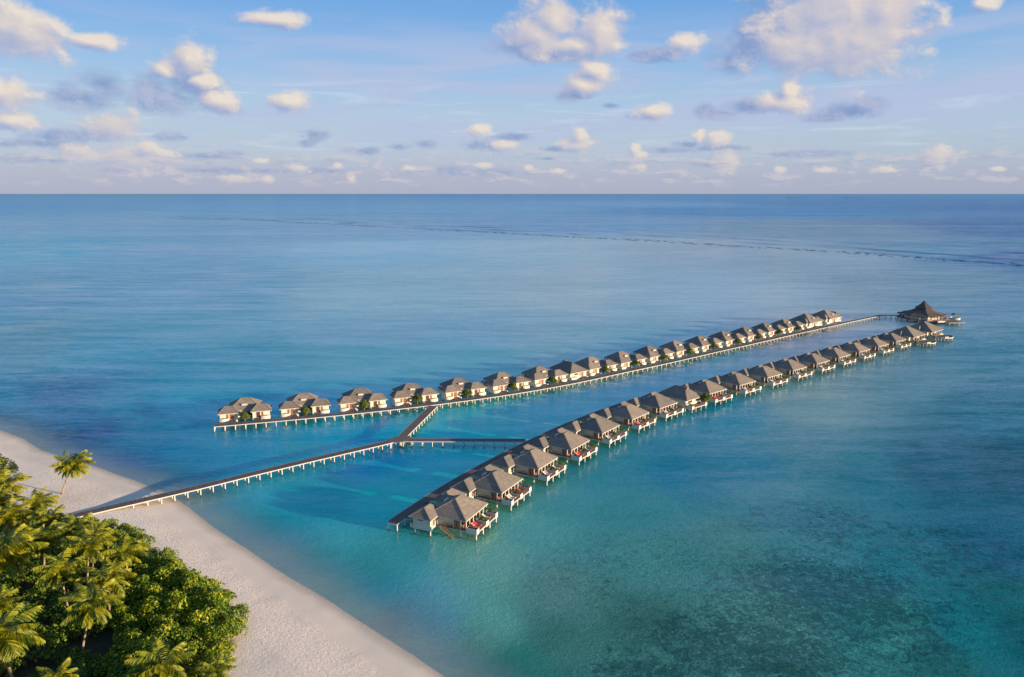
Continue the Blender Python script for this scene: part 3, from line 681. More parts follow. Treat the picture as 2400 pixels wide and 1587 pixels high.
# ------------------------------------------------------------------ villas
EAVE, FLOOR, DECKB = 4.45, 2.12, 1.80
def hip(x0, x1, y0, y1, ze, zr, axis='x', run=None):
    b = MB()
    e = .03
    if axis == 'x':
        ym = (y0 + y1) / 2; r = run if run is not None else (y1 - y0) / 2
        A = (x0 + r, ym, zr); B = (x1 - r, ym, zr)
        vs = [(x0, y0, ze), (x1, y0, ze), (x1, y1, ze), (x0, y1, ze), A, B]
        fs = [(0, 1, 5, 4), (1, 2, 5), (2, 3, 4, 5), (3, 0, 4)]
    else:
        xm = (x0 + x1) / 2; r = run if run is not None else (x1 - x0) / 2
        r0, r1 = (r, r) if not isinstance(r, tuple) else r
        A = (xm, y0 + r0, zr); B = (xm, y1 - r1, zr)
        vs = [(x0, y0, ze), (x1, y0, ze), (x1, y1, ze), (x0, y1, ze), A, B]
        fs = [(0, 1, 4), (1, 2, 5, 4), (2, 3, 5), (3, 0, 4, 5)]
    b.add(vs, fs)
    b.add([(x0 + .02, y0 + .02, ze - .02), (x1 - .02, y0 + .02, ze - .02), (x1 - .02, y1 - .02, ze - .02), (x0 + .02, y1 - .02, ze - .02)], [(3, 2, 1, 0)])
    # ridge and hip caps
    def cap(p, q): b.bar((p[0], p[1], p[2] + .03), (q[0], q[1], q[2] + .03), .26, .09)
    cap(A, B) if Vector(A) != Vector(B) else None
    if axis == 'x':
        cap(vs[0], A); cap(vs[3], A); cap(vs[1], B); cap(vs[2], B)
    else:
        cap(vs[0], A); cap(vs[1], A); cap(vs[2], B); cap(vs[3], B)
    return b
def fascia(x0, x1, y0, y1, z, h=.20, t=.06):
    b = MB(); z0 = z - h - .025; z1 = z - .025
    b.box(x0, x1, y0, y0 + t, z0, z1); b.box(x0, x1, y1 - t, y1, z0, z1)
    b.box(x0, x0 + t, y0 + t, y1 - t, z0, z1); b.box(x1 - t, x1, y0 + t, y1 - t, z0, z1)
    return b
def deck_obj(x0, x1, y0, y1, root, name='deck', along='x', z1=FLOOR, z0=None, mat=None):
    """plank floor with UVs counted across the boards plus a pale edge beam"""
    z0 = DECKB if z0 is None else z0
    b = MB().box(x0, x1, y0, y1, z1 - .10, z1)
    o = b.build(name, mat or PLANK, root)
    uvl = o.data.uv_layers.new(name='UVMap')
    for i, l in enumerate(o.data.loops):
        c = o.data.vertices[l.vertex_index].co
        uvl.data[i].uv = ((c.x, c.y) if along == 'x' else (c.y, c.x))
    return o
def post_obj(x, y, z1, root, r=.145, zb=-1.2):
    return MB().tube([(x, y, zb), (x, y, z1)], [r, r], 8).build('post', POST, root)
def ladder_stair(root, x, y0, y1, z0, z1, w=.9):
    b = MB()
    b.bar((x, y0, z0), (x, y1, z1), .07, .14); b.bar((x + w, y0, z0), (x + w, y1, z1), .07, .14)
    n = 10
    for i in range(n):
        k = (i + .5) / n; b.box(x + .05, x + w - .05, y0 + (y1 - y0) * k - .07, y0 + (y1 - y0) * k + .07, z0 + (z1 - z0) * k - .03, z0 + (z1 - z0) * k + .03)
    s = b.build('stair', TEAK, root)
    h = MB()
    for xx in (x, x + w):
        h.bar((xx, y0, z0 + .95), (xx, y1, z1 + .95), .06, .06)
        for k in (0.02, .34, .67, .98): h.bar((xx, y0 + (y1 - y0) * k, z0 + (z1 - z0) * k), (xx, y0 + (y1 - y0) * k, z0 + (z1 - z0) * k + .95), .05, .05)
    h.build('handrail', TEAK, s)
def planter_tub(x0, x1, y0, y1, z0, z1, root):
    b = MB(); t = .10
    b.box(x0, x1, y0, y0 + t, z0, z1); b.box(x0, x1, y1 - t, y1, z0, z1); b.box(x0, x0 + t, y0 + t, y1 - t, z0, z1); b.box(x1 - t, x1, y0 + t, y1 - t, z0, z1)
    o = b.build('planter', WHITE, root)
    MB().box(x0 + t, x1 - t, y0 + t, y1 - t, z0 + .05, z1 - .10).build('soil', mat_soil, o)
    return o
mat_soil = mat_plain('potting_soil', (.035, .026, .018, 1), .95)
def curved_tub(xa, xb, yw, z0, z1, root):
    """planter hung under the bathroom window, bulging towards the walkway"""
    n = 8; b = MB(); out_ = []; inn = []
    for i in range(n + 1):
        k = i / n; x = xa + (xb - xa) * k; d = .55 + .42 * math.sin(math.pi * k) ** .8
        out_.append((x, yw - d)); inn.append((xa + .1 + (xb - xa - .2) * k, yw - d + .11))
    o_ = out_; 
    for i in range(n):
        (ax, ay), (bx, by) = o_[i], o_[i + 1]; (cx, cy), (dx_, dy_) = inn[i], inn[i + 1]
        b.add([(ax, ay, z0), (bx, by, z0), (bx, by, z1), (ax, ay, z1), (cx, cy, z0), (dx_, dy_, z0), (dx_, dy_, z1), (cx, cy, z1)],
              [(0, 1, 2, 3), (5, 4, 7, 6), (3, 2, 6, 7), (1, 0, 4, 5)])
    b.add([(o_[0][0], o_[0][1], z0), (o_[0][0], yw - .02, z0), (o_[0][0], yw - .02, z1), (o_[0][0], o_[0][1], z1)], [(0, 1, 2, 3)])
    b.add([(o_[-1][0], o_[-1][1], z0), (o_[-1][0], yw - .02, z0), (o_[-1][0], yw - .02, z1), (o_[-1][0], o_[-1][1], z1)], [(3, 2, 1, 0)])
    fl = [(p[0], p[1], z0 + .02) for p in o_] + [(xb, yw - .02, z0 + .02), (xa, yw - .02, z0 + .02)]
    b.add(fl, [tuple(range(len(fl)))])
    o = b.build('planter', WHITE, root)
    sl_ = [(p[0], p[1], z1 - .1) for p in inn] + [(xb - .1, yw - .03, z1 - .1), (xa + .1, yw - .03, z1 - .1)]
    MB().add(sl_, [tuple(range(len(sl_)))]).build('soil', mat_soil, o)
    return o
def railing(pts, root, h=.95, z=FLOOR, mat=None):
    b = MB()
    for a, c in zip(pts[:-1], pts[1:]):
        a = Vector((a[0], a[1], 0)); c = Vector((c[0], c[1], 0)); L = (c - a).length
        b.bar((a.x, a.y, z + h), (c.x, c.y, z + h), .09, .07)
        b.bar((a.x, a.y, z + h * .55), (c.x, c.y, z + h * .55), .05, .05); b.bar((a.x, a.y, z + h * .2), (c.x, c.y, z + h * .2), .05, .05)
        n = max(1, int(round(L / .9)))
        for i in range(n + 1):
            q = a.lerp(c, i / n); b.bar((q.x, q.y, z - .02), (q.x, q.y, z + h), .07, .07)
    return b.build('railing', mat or RAIL, root)

def opening(root, name, x, w, y, z0, z1, mat, face=-1, frame=TRIM, handle=False):
    """door or shutter standing 3 cm proud of a wall facing -y (face=-1) or +y (face=1)"""
    ya, yb = (y - .05, y - .005) if face < 0 else (y + .005, y + .05)
    o = MB().box(x - w / 2, x + w / 2, ya, yb, z0, z1).build(name, mat, root)
    f = MB(); t = .09; fa, fb_ = (y - .075, y - .004) if face < 0 else (y + .004, y + .075)
    f.box(x - w / 2 - t, x - w / 2 - .004, fa, fb_, z0, z1 + t); f.box(x + w / 2 + .004, x + w / 2 + t, fa, fb_, z0, z1 + t); f.box(x - w / 2 - .003, x + w / 2 + .003, fa, fb_, z1 + .004, z1 + t)
    f.build('frame', frame, o)
    if handle:
        hy = (ya - .05) if face < 0 else (yb + .05)
        MB().bar((x + w * .35, hy, z0 + .95), (x + w * .35, hy, z0 + 1.15), .04, .04).build('handle', METAL, o)
    return o

def make_twin_villa(name='water_villa'):
    root = empty(name); tag(root, cat='villa')
    # main roof across the sea side, lower wings towards the walkway
    rf = hip(-5.4, 5.4, 7.4, 17.3, EAVE, 7.3, 'x', 4.1).build('roof', ROOF, root)
    fascia(-5.38, 5.38, 7.42, 17.28, EAVE).build('eave_trim', TRIM, rf)
    for s in (-1, 1):
        xa, xb = sorted((s * 1.75, s * 8.4))
        r2 = hip(xa, xb, 4.3, 10.1, EAVE - .04, 6.15, 'x', 2.1).build('wing_roof', ROOF, root)
        fascia(xa + .02, xb - .02, 4.32, 10.08, EAVE - .04).build('eave_trim', TRIM, r2)
        # walls of the wing
        xw, xv = sorted((s * 2.35, s * 7.75))
        w_ = MB(); w_.box(xw, xv, 5.0, 9.5, DECKB - .05, EAVE - .03); w_.build('wing_wall', WALL, root)
        sk = MB(); xs0, xs1 = sorted((s * 2.30, s * 7.82)); sk.box(xs0, xs1, 4.94, 5.0 - .004, DECKB - .2, FLOOR + .02); sk.box(*sorted((s * 7.755, s * 7.82)), 5.0, 9.9, DECKB - .25, FLOOR + .55); sk.build('skirting', WHITE, root)
        opening(root, 'door', s * 4.15, 1.15, 5.0, FLOOR + .03, FLOOR + 2.05, DOOR if s < 0 else DOOR_D, handle=True)
        opening(root, 'shutter', s * 5.45, .62, 5.0, FLOOR + .55, FLOOR + 2.0, SHUT)
        wd = MB(); xq = s * 7.755; wd.box(*sorted((xq, xq + s * .05)), 6.3, 7.7, FLOOR + 1.55, FLOOR + 1.9); wd.build('window', SHADOWGAP, root)
        # sea-facing side of the wing: bathroom screens
        opening(root, 'window', s * 6.3, .9, 9.5, FLOOR + .3, FLOOR + 2.0, SHUT, 1)
        curved_tub(*sorted((s * 5.0, s * 7.9)), 4.93, DECKB - .1, FLOOR + .65, root)
        # link from the walkway to the door
        e = deck_obj(*sorted((s * 2.9, s * 5.0)), 1.36, 4.93, root, 'entrance_bridge', 'y')
        for xx in (s * 2.9, s * 5.0): 
            MB().box(xx - .05, xx + .05, 1.38, 4.90, FLOOR - .28, FLOOR - .104).build('beam', TRIM, e)
        lt = MB().box(s * 2.45 - .18, s * 2.45 + .18, 3.6, 3.96, FLOOR - .35, FLOOR + .12); lt.box(s * 2.45 - .1, s * 2.45 + .1, 3.68, 3.88, -1, FLOOR - .35); lt.build('bollard', POST, root)
        for (px_, py_) in ((s * 7.4, 5.3), (s * 5.2, 5.3), (s * 7.4, 9.3), (s * 2.8, 9.0)): post_obj(px_, py_, DECKB - .06, root)
    # main rooms
    MB().box(-4.45, 4.45, 8.4, 13.9, DECKB - .02, EAVE - .03).build('wall', WALL, root)
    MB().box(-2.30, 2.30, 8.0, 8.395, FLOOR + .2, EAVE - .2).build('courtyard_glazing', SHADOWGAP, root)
    MB().box(-.12, .12, 13.905, 17.0, FLOOR + .01, EAVE - .03).build('partition', WALL, root)
    d = deck_obj(-5.25, 5.25, 10.12, 19.7, root, 'deck', 'x', FLOOR, DECKB, BRICKRED)
    eb = fascia(-5.3, 5.3, 10.11, 19.76, FLOOR - .075, .24, .12); eb.build('edge_beam', TRIM, root)
    for s in (-1, 1):
        sc = opening(root, 'sliding_door', s * 2.3, 2.6, 13.9, FLOOR + .03, FLOOR + 2.05, SHADOWGAP, 1)
        b = MB()
        for k in range(2): b.box(*sorted((s * (4.55 + .0), s * 5.15)), 14.0 + k * .75, 14.62 + k * .75, FLOOR + .03, EAVE - .24)
        b.build('louvred_screen', SCREEN, root)
        for (cx, cy) in ((s * 4.95, 13.85), (s * 4.95, 15.6), (s * 4.95, 16.95), (s * 3.3, 16.95), (s * 1.6, 16.95)):
            MB().box(cx - .11, cx + .11, cy - .11, cy + .11, FLOOR, EAVE - .05).build('column', WHITE, root)
        planter_tub(*sorted((s * 4.15, s * 5.32)), 17.15, 19.8, DECKB - .22, FLOOR + .72, root)
        railing([(s * .78, 19.6), (s * 4.05, 19.6)], root)
        railing([(s * 5.2, 10.9), (s * 5.2, 13.7)], root, .8)
        for (px_, py_) in ((s * 5.0, 19.5), (s * 5.0, 15.6), (s * 5.0, 12.2), (s * 1.7, 19.5), (s * 1.7, 14.0)): post_obj(px_, py_, DECKB, root)
    planter_tub(-.65, .65, 17.15, 19.8, DECKB - .22, FLOOR + .72, root)
    MB().bar((-5.0, 15.6, 1.7), (5.0, 15.6, 1.7), .2, .2).build('cross_beam', POST, root)
    wh = MB().box(-1.0, .8, 8.9, 9.5, 5.55, 6.12); wh.bar((-.8, 9.2, 5.2), (-.8, 9.2, 5.56), .06, .06); wh.bar((.6, 9.2, 5.2), (.6, 9.2, 5.56), .06, .06)
    wh.build('water_heater', TRIM, root)
    pg = MB(); pg.bar((-1.6, 7.0, EAVE - .35), (1.6, 7.0, EAVE - .35), .08, .08); pg.bar((-1.6, 6.4, EAVE - .35), (1.6, 6.4, EAVE - .35), .06, .06)
    for xx in (-1.5, 0, 1.5): pg.bar((xx, 6.2, EAVE - .3), (xx, 7.5, EAVE - .3), .05, .05)
    pg.build('gutter_rack', METAL, root)
    return root

def make_single_villa():
    root = empty('family_villa'); tag(root, cat='villa')
    rf = hip(-5.0, 5.0, 4.2, 17.4, EAVE, 7.6, 'y', 4.6).build('roof', ROOF, root)
    fascia(-4.98, 4.98, 4.22, 17.38, EAVE).build('eave_trim', TRIM, rf)
    MB().box(-.55, .55, 12.2, 14.0, 7.0, 7.75).build('ridge_vent', ROOF, root)
    MB().box(-4.4, 4.4, 5.0, 16.4, DECKB - .05, EAVE - .03).build('wall', WALL, root)
    MB().box(-4.46, 4.46, 4.94, 16.46, DECKB - .3, FLOOR + .4).build('skirting', WHITE, root)
    opening(root, 'window', -1.2, 2.2, 5.0, FLOOR + 1.1, FLOOR + 1.8, SHADOWGAP)
    opening(root, 'door', 2.2, 1.1, 5.0 - .06, FLOOR + .03, FLOOR + 2.05, DOOR, handle=True)
    opening(root, 'shutter', .9, .6, 5.0, FLOOR + .5, FLOOR + 2.0, SHUT)
    opening(root, 'window', -2.4, 1.8, 16.4 + .06, FLOOR + .9, FLOOR + 1.9, SHADOWGAP, 1)
    opening(root, 'window', 1.8, 2.4, 16.4 + .06, FLOOR + .9, FLOOR + 1.9, SHADOWGAP, 1)
    curved_tub(-4.3, -.9, 4.93, DECKB - .1, FLOOR + .55, root)
    e = deck_obj(1.4, 3.6, 1.36, 4.93, root, 'entrance_bridge', 'y'); MB().box(1.35, 1.45, 1.38, 4.9, FLOOR - .28, FLOOR - .104).build('beam', TRIM, e)
    MB().box(3.2, 4.3, 3.7, 4.6, FLOOR - .3, FLOOR + .1).build('step', WHITE, root)
    deck_obj(-4.3, 4.3, 16.47, 19.2, root, 'deck', 'x', FLOOR, DECKB, BRICKRED)
    fascia(-4.35, 4.35, 16.5, 19.26, FLOOR - .075, .22, .12).build('edge_beam', TRIM, root)
    for s in (-1, 1): planter_tub(*sorted((s * 3.3, s * 4.4)), 16.9, 19.3, DECKB - .22, FLOOR + .6, root)
    railing([(-3.2, 19.1), (3.2, 19.1)], root, .7)
    for x in (-4.1, -1.2, 1.8, 4.1):
        for y in (5.4, 11, 16.2, 19.0): post_obj(x, y, DECKB - .06, root)
    return root

def make_suite():
    """end-of-row suite with a larger roof and a round deck"""
    root = empty('overwater_suite'); tag(root, cat='villa')
    rf = hip(-7.2, 7.2, 4.2, 18.0, EAVE, 8.5, 'x', 6.2).build('roof', ROOF, root)
    fascia(-7.18, 7.18, 4.22, 17.98, EAVE).build('eave_trim', TRIM, rf)
    for s in (-1, 1):
        xa, xb = sorted((s * 3.6, s * 9.2))
        r2 = hip(xa, xb, 5.2, 12.0, EAVE - .05, 6.9, 'y', (2.8, 1.0)).build('wing_roof', ROOF, root)
        fascia(xa + .02, xb - .02, 5.22, 11.98, EAVE - .05).build('eave_trim', TRIM, r2)
        MB().box(*sorted((s * 4.2, s * 8.6)), 5.9, 11.4, DECKB - .2, EAVE - .1).build('wing_wall', WALL, root)
        opening(root, 'shutter', s * 6.5, 1.2, 5.9, FLOOR + .4, FLOOR + 1.9, SHUT)
        curved_tub(*sorted((s * 5.2, s * 8.4)), 5.83, DECKB - .1, FLOOR + .55, root)
        for (px_, py_) in ((s * 8.2, 6.2), (s * 8.2, 11.0), (s * 5.0, 19.2), (s * 6.2, 15.0), (s * 3.2, 6.0)): post_obj(px_, py_, DECKB - .06, root)
    MB().box(-5.9, 5.9, 5.3, 15.0, DECKB - .1, EAVE - .03).build('wall', WALL, root)
    opening(root, 'door', 0, 1.4, 5.3, FLOOR + .03, FLOOR + 2.05, DOOR_D, handle=True)
    for x in (-2.2, 2.2): opening(root, 'window', x, 1.1, 5.3, FLOOR + .5, FLOOR + 2.0, SHUT)
    opening(root, 'sliding_door', -2.4, 3.4, 15.0, FLOOR + .03, FLOOR + 2.05, SHADOWGAP, 1); opening(root, 'sliding_door', 2.4, 3.4, 15.0, FLOOR + .03, FLOOR + 2.05, SHADOWGAP, 1)
    deck_obj(-1.2, 1.2, 1.36, 5.2, root, 'entrance_bridge', 'y')
    deck_obj(-6.3, 6.3, 15.02, 18.4, root, 'deck', 'x', FLOOR, DECKB, BRICKRED)
    fascia(-6.35, 6.35, 15.0, 18.45, FLOOR - .075, .24, .12).build('edge_beam', TRIM, root)
    for x in (-6.0, -3, 0, 3, 6.0): MB().box(x - .11, x + .11, 17.4, 17.62, FLOOR, EAVE - .05).build('column', WHITE, root)
    # round terrace
    cx, cy, rr_ = 1.0, 21.5, 5.0; n = 16; b = MB(); ring = MB(); t_ = []
    for k in range(n): a = 2 * math.pi * (k + .5) / n; t_.append((cx + rr_ * math.cos(a) * 1.15, cy + rr_ * math.sin(a) * .8))
    b.add([(x, y, FLOOR - .25) for x, y in t_] + [(x, y, FLOOR - .14) for x, y in t_], [tuple(range(n - 1, -1, -1)), tuple(range(n, 2 * n))] + [(k, (k + 1) % n, n + (k + 1) % n, n + k) for k in range(n)])
    b.build('round_terrace', PLANK_T, root)
    for k in range(n):
        x, y = t_[k]; x2, y2 = t_[(k + 1) % n]
        hh = .75 if k % 4 == 1 else .12
        ring.bar((x, y, FLOOR - .2 + hh / 2), (x2, y2, FLOOR - .2 + hh / 2), .22, .25 + hh)
    ring.build('rim', WHITE, root)
    for k in range(n):
        x, y = t_[k]; post_obj(cx + (x - cx) * .95, cy + (y - cy) * .95, FLOOR - .26, root, .14)
    wh = MB().box(-.3, .7, 6.3, 6.9, 6.05, 6.6); wh.bar((.2, 6.6, 5.5), (.2, 6.6, 6.06), .06, .06); wh.build('water_heater', TRIM, root)
    return root
PLANK_T = mat_plain('terrace_boards', (.13, .10, .085, 1))

R_ROW = [(-23.5, 168.1, 65.5), (-15.1, 184.8, 62), (-5.0, 201.6, 58.8), (5.4, 217.2, 56), (16.5, 232.8, 53.3), (28.5, 247.6, 50), (41.1, 261.1, 45), (52.8, 270.6, 41.5), (63.9, 280.7, 40.4), (78.4, 292.9, 40.1), (92.9, 305.1, 40.1), (107.3, 317.3, 40.1), (121.8, 329.5, 40.1), (136.2, 341.7, 40.1), (150.6, 353.9, 40.1), (165.1, 366.0, 40.1), (179.5, 378.2, 40.1), (194.8, 391.1, 40.3), (211.5, 405.2, 40.5)]
L_ROW = [(-86.5, 236.4, 17.5), (-68.1, 242.6, 19.5), (-49.6, 249.5, 21.8), (-32.0, 257.0, 24.5), (-14.6, 265.4, 27.8), (2.3, 275.0, 31.7), (18.1, 285.6, 36), (29.9, 294.5, 38.5), (41.0, 304.0, 39.3), (55.5, 315.7, 40.3), (70.0, 327.7, 40.3), (84.3, 340.0, 40.3), (98.9, 352.7, 40.3), (113.7, 365.2, 40.3), (128.2, 377.5, 40.3), (142.9, 390.5, 40.3), (157.4, 402.6, 40.3), (173.2, 415.7, 40.3), (190.0, 430.0, 40.3)]
ORD = ['first', 'second', 'third', 'fourth', 'fifth', 'sixth', 'seventh', 'eighth', 'ninth', 'tenth', 'eleventh', 'twelfth', 'thirteenth', 'fourteenth', 'fifteenth', 'sixteenth', 'seventeenth', 'eighteenth', 'nineteenth']
twin = make_twin_villa(); single = make_single_villa(); suite = make_suite()
u_t, u_s, u_e = [False], [False], [False]
VILLAS = []
for row, data in (('right', R_ROW), ('left', L_ROW)):
    for i, (x, y, h) in enumerate(data):
        rz = R(h - 180) if row == 'right' else R(h)
        o_ = ORD[i] + ' from the beach in the ' + row + ' row'
        if i == 7: o = at(single, u_s, (x, y, 0), rz, 'single roofed shingle villa, ' + o_, 'single family villas')
        elif i >= 17: o = at(suite, u_e, (x, y, 0), rz, 'large suite with round deck, ' + o_, 'large suites at the seaward end')
        else: o = at(twin, u_t, (x, y, 0), rz, 'twin white villa with shingle roofs, ' + o_, 'twin villas on stilts')
        VILLAS.append((row, i, Matrix.Translation((x, y, 0)) @ Matrix.Rotation(rz, 4, 'Z'), rz, o))
# only the near corner villa shows its water stair
first_r = [v for v in VILLAS if v[0] == 'right' and v[1] == 0][0][4]
ladder_stair(first_r, 5.35, 11.0, 14.2, FLOOR - .1, .0)

# ------------------------------------------------------------------ walkways
def resample(P, st):
    P = [Vector(p) for p in P]; L = [0]
    for a, b in zip(P[:-1], P[1:]): L.append(L[-1] + (b - a).length)
    n = max(1, int(round(L[-1] / st))); out = []
    for k in range(n + 1):
        d = L[-1] * k / n; i = max(j for j in range(len(L)) if L[j] <= d + 1e-6); i = min(i, len(P) - 2)
        out.append(P[i].lerp(P[i + 1], (d - L[i]) / (L[i + 1] - L[i])))
    return out
def smooth_line(P, it=2):
    P = [Vector(p) for p in P]
    for _ in range(it):
        Q = [P[0]]
        for a, b in zip(P[:-1], P[1:]): Q += [a.lerp(b, .25), a.lerp(b, .75)]
        P = Q + [P[-1]]
    return P
def walkway(P, width, label, root_name='walkway', z=FLOOR, posts=True, both=True, singles=100, skip_posts=lambda p: False, rails=False, zf=None, cat='walkway'):
    pts = resample(P, 3.12)
    root = empty(root_name, (pts[0].x, pts[0].y, 0)); tag(root, label, cat)
    off = pts[0].copy(); off.z = 0
    zs = [z if zf is None else zf(k / (len(pts) - 1)) for k in range(len(pts))]
    b = MB(); nrm = []
    for i, p in enumerate(pts):
        a = pts[max(0, i - 1)]; c = pts[min(len(pts) - 1, i + 1)]; d = (c - a).normalized(); nrm.append(Vector((-d.y, d.x, 0)))
    loc = [p - off for p in pts]
    w = width / 2
    V = []; F = []; UV = []
    for i, p in enumerate(loc):
        for s, dz in ((-1, -.12), (1, -.12), (1, 0), (-1, 0)):
            q = p + nrm[i] * s * w; V.append((q.x, q.y, zs[i] + dz)); UV.append((i * 3.12, s * w))
    for i in range(len(loc) - 1):
        o = i * 4
        for k in range(4): F.append((o + k, o + 4 + k, o + 4 + (k + 1) % 4, o + (k + 1) % 4))
    F.append((0, 1, 2, 3)); e = (len(loc) - 1) * 4; F.append((e + 3, e + 2, e + 1, e))
    me = MB(); me.v = V; me.f = F; me.mi = [0] * len(F)
    dk = me.build('deck', PLANK, root)
    uvl = dk.data.uv_layers.new(name='UVMap')
    for i, l in enumerate(dk.data.loops): uvl.data[i].uv = UV[l.vertex_index]
    for s in (-1, 1):
        kb = MB()
        for i in range(len(loc) - 1):
            a = loc[i] + nrm[i] * s * (w + .07); c = loc[i + 1] + nrm[i + 1] * s * (w + .07)
            kb.bar((a.x, a.y, zs[i] - .12), (c.x, c.y, zs[i + 1] - .12), .12, .24)
        kb.build('edge_beam', TRIM, root)
    if posts:
        cb = MB(); rest = MB(); cnt = 0
        for i, p in enumerate(loc):
            if skip_posts(p + off): continue
            q0 = p + nrm[i] * w * .86; q1 = p - nrm[i] * w * .86
            cb.bar((q0.x, q0.y, zs[i] - .38), (q1.x, q1.y, zs[i] - .38), .26, .26)
            for q in (q0, q1):
                if q.y + off.y < 0: continue
                if cnt < singles: post_obj(q.x, q.y, zs[i] - .3, root, .145); cnt += 1
                else: rest.tube([(q.x, q.y, -1.2), (q.x, q.y, zs[i] - .3)], [.145, .145], 6)
        cb.build('cross_beam', POST, root)
        if rest.v:
            ro = rest.build('post', POST, root); ro['kind'] = 'stuff'
    return root
def ext(data, i, dist):
    x, y, h = data[i]; return (x + math.cos(R(h)) * dist, y + math.sin(R(h)) * dist, 0)
Lp = [ext(L_ROW, 0, -9.2)] + [(x, y, 0) for x, y, h in L_ROW] + [ext(L_ROW, 18, 7)]
Rp = [ext(R_ROW, 0, -8.3)] + [(x, y, 0) for x, y, h in R_ROW] + [ext(R_ROW, 18, 8)]
W = 2.7
walkway(smooth_line(Lp), W, 'long grey plank walkway serving the left row of villas')
walkway(smooth_line(Rp), W, 'long grey plank walkway behind the right row of villas')
E_L = ext(L_ROW, 18, 7)
JETTY = [(-109, 159.6, 0), (-103, 163.8, 0), (-84.7, 176.8, 0), (-62.4, 196.6, 0), (-38.1, 216.2, 0), (-34.5, 219.6, 0)]
walkway(smooth_line(JETTY, 1), 2.7, 'long plank jetty running from the beach out to the fork', 'jetty', zf=lambda s: 1.62 + (FLOOR - .006 - 1.62) * min(1, s * 4.0),
        skip_posts=lambda p: p.x < -92.5, cat='jetty')
walkway([(-33.8, 220.9, 0), (-27.4, 256.6, 0)], 2.7, 'short plank walkway from the fork to the left row', 'walkway', z=FLOOR - .012)
walkway([(-33.2, 219.2, 0), (4.0, 218.8, 0)], 2.7, 'short plank walkway from the fork to the right row', 'walkway', z=FLOOR - .018)
pf = MB(); hexp = [(-36.4, 216.4), (-32.6, 217.5), (-30.2, 220.8), (-31.6, 222.9), (-35.2, 222.6), (-37.6, 219.0)]
pf.add([(x, y, FLOOR - .15) for x, y in hexp] + [(x, y, FLOOR + .004) for x, y in hexp], [(5, 4, 3, 2, 1, 0), (6, 7, 8, 9, 10, 11)] + [(k, (k + 1) % 6, 6 + (k + 1) % 6, 6 + k) for k in range(6)])
pfo = pf.build('jetty_platform', PLANK_T); tag(pfo, 'small plank platform where the jetty forks three ways', 'platform')
for q in hexp[:5]: post_obj(q[0] * .97 - 1.0, q[1], FLOOR - .15, pfo)
link = [E_L, (E_L[0] + 30.5, E_L[1] + 24.2, 0), (E_L[0] + 42.5, E_L[1] + 22.8, 0)]
walkway(link, 2.4, 'far plank walkway from the left row to the pavilion', 'walkway', z=FLOOR - .006)

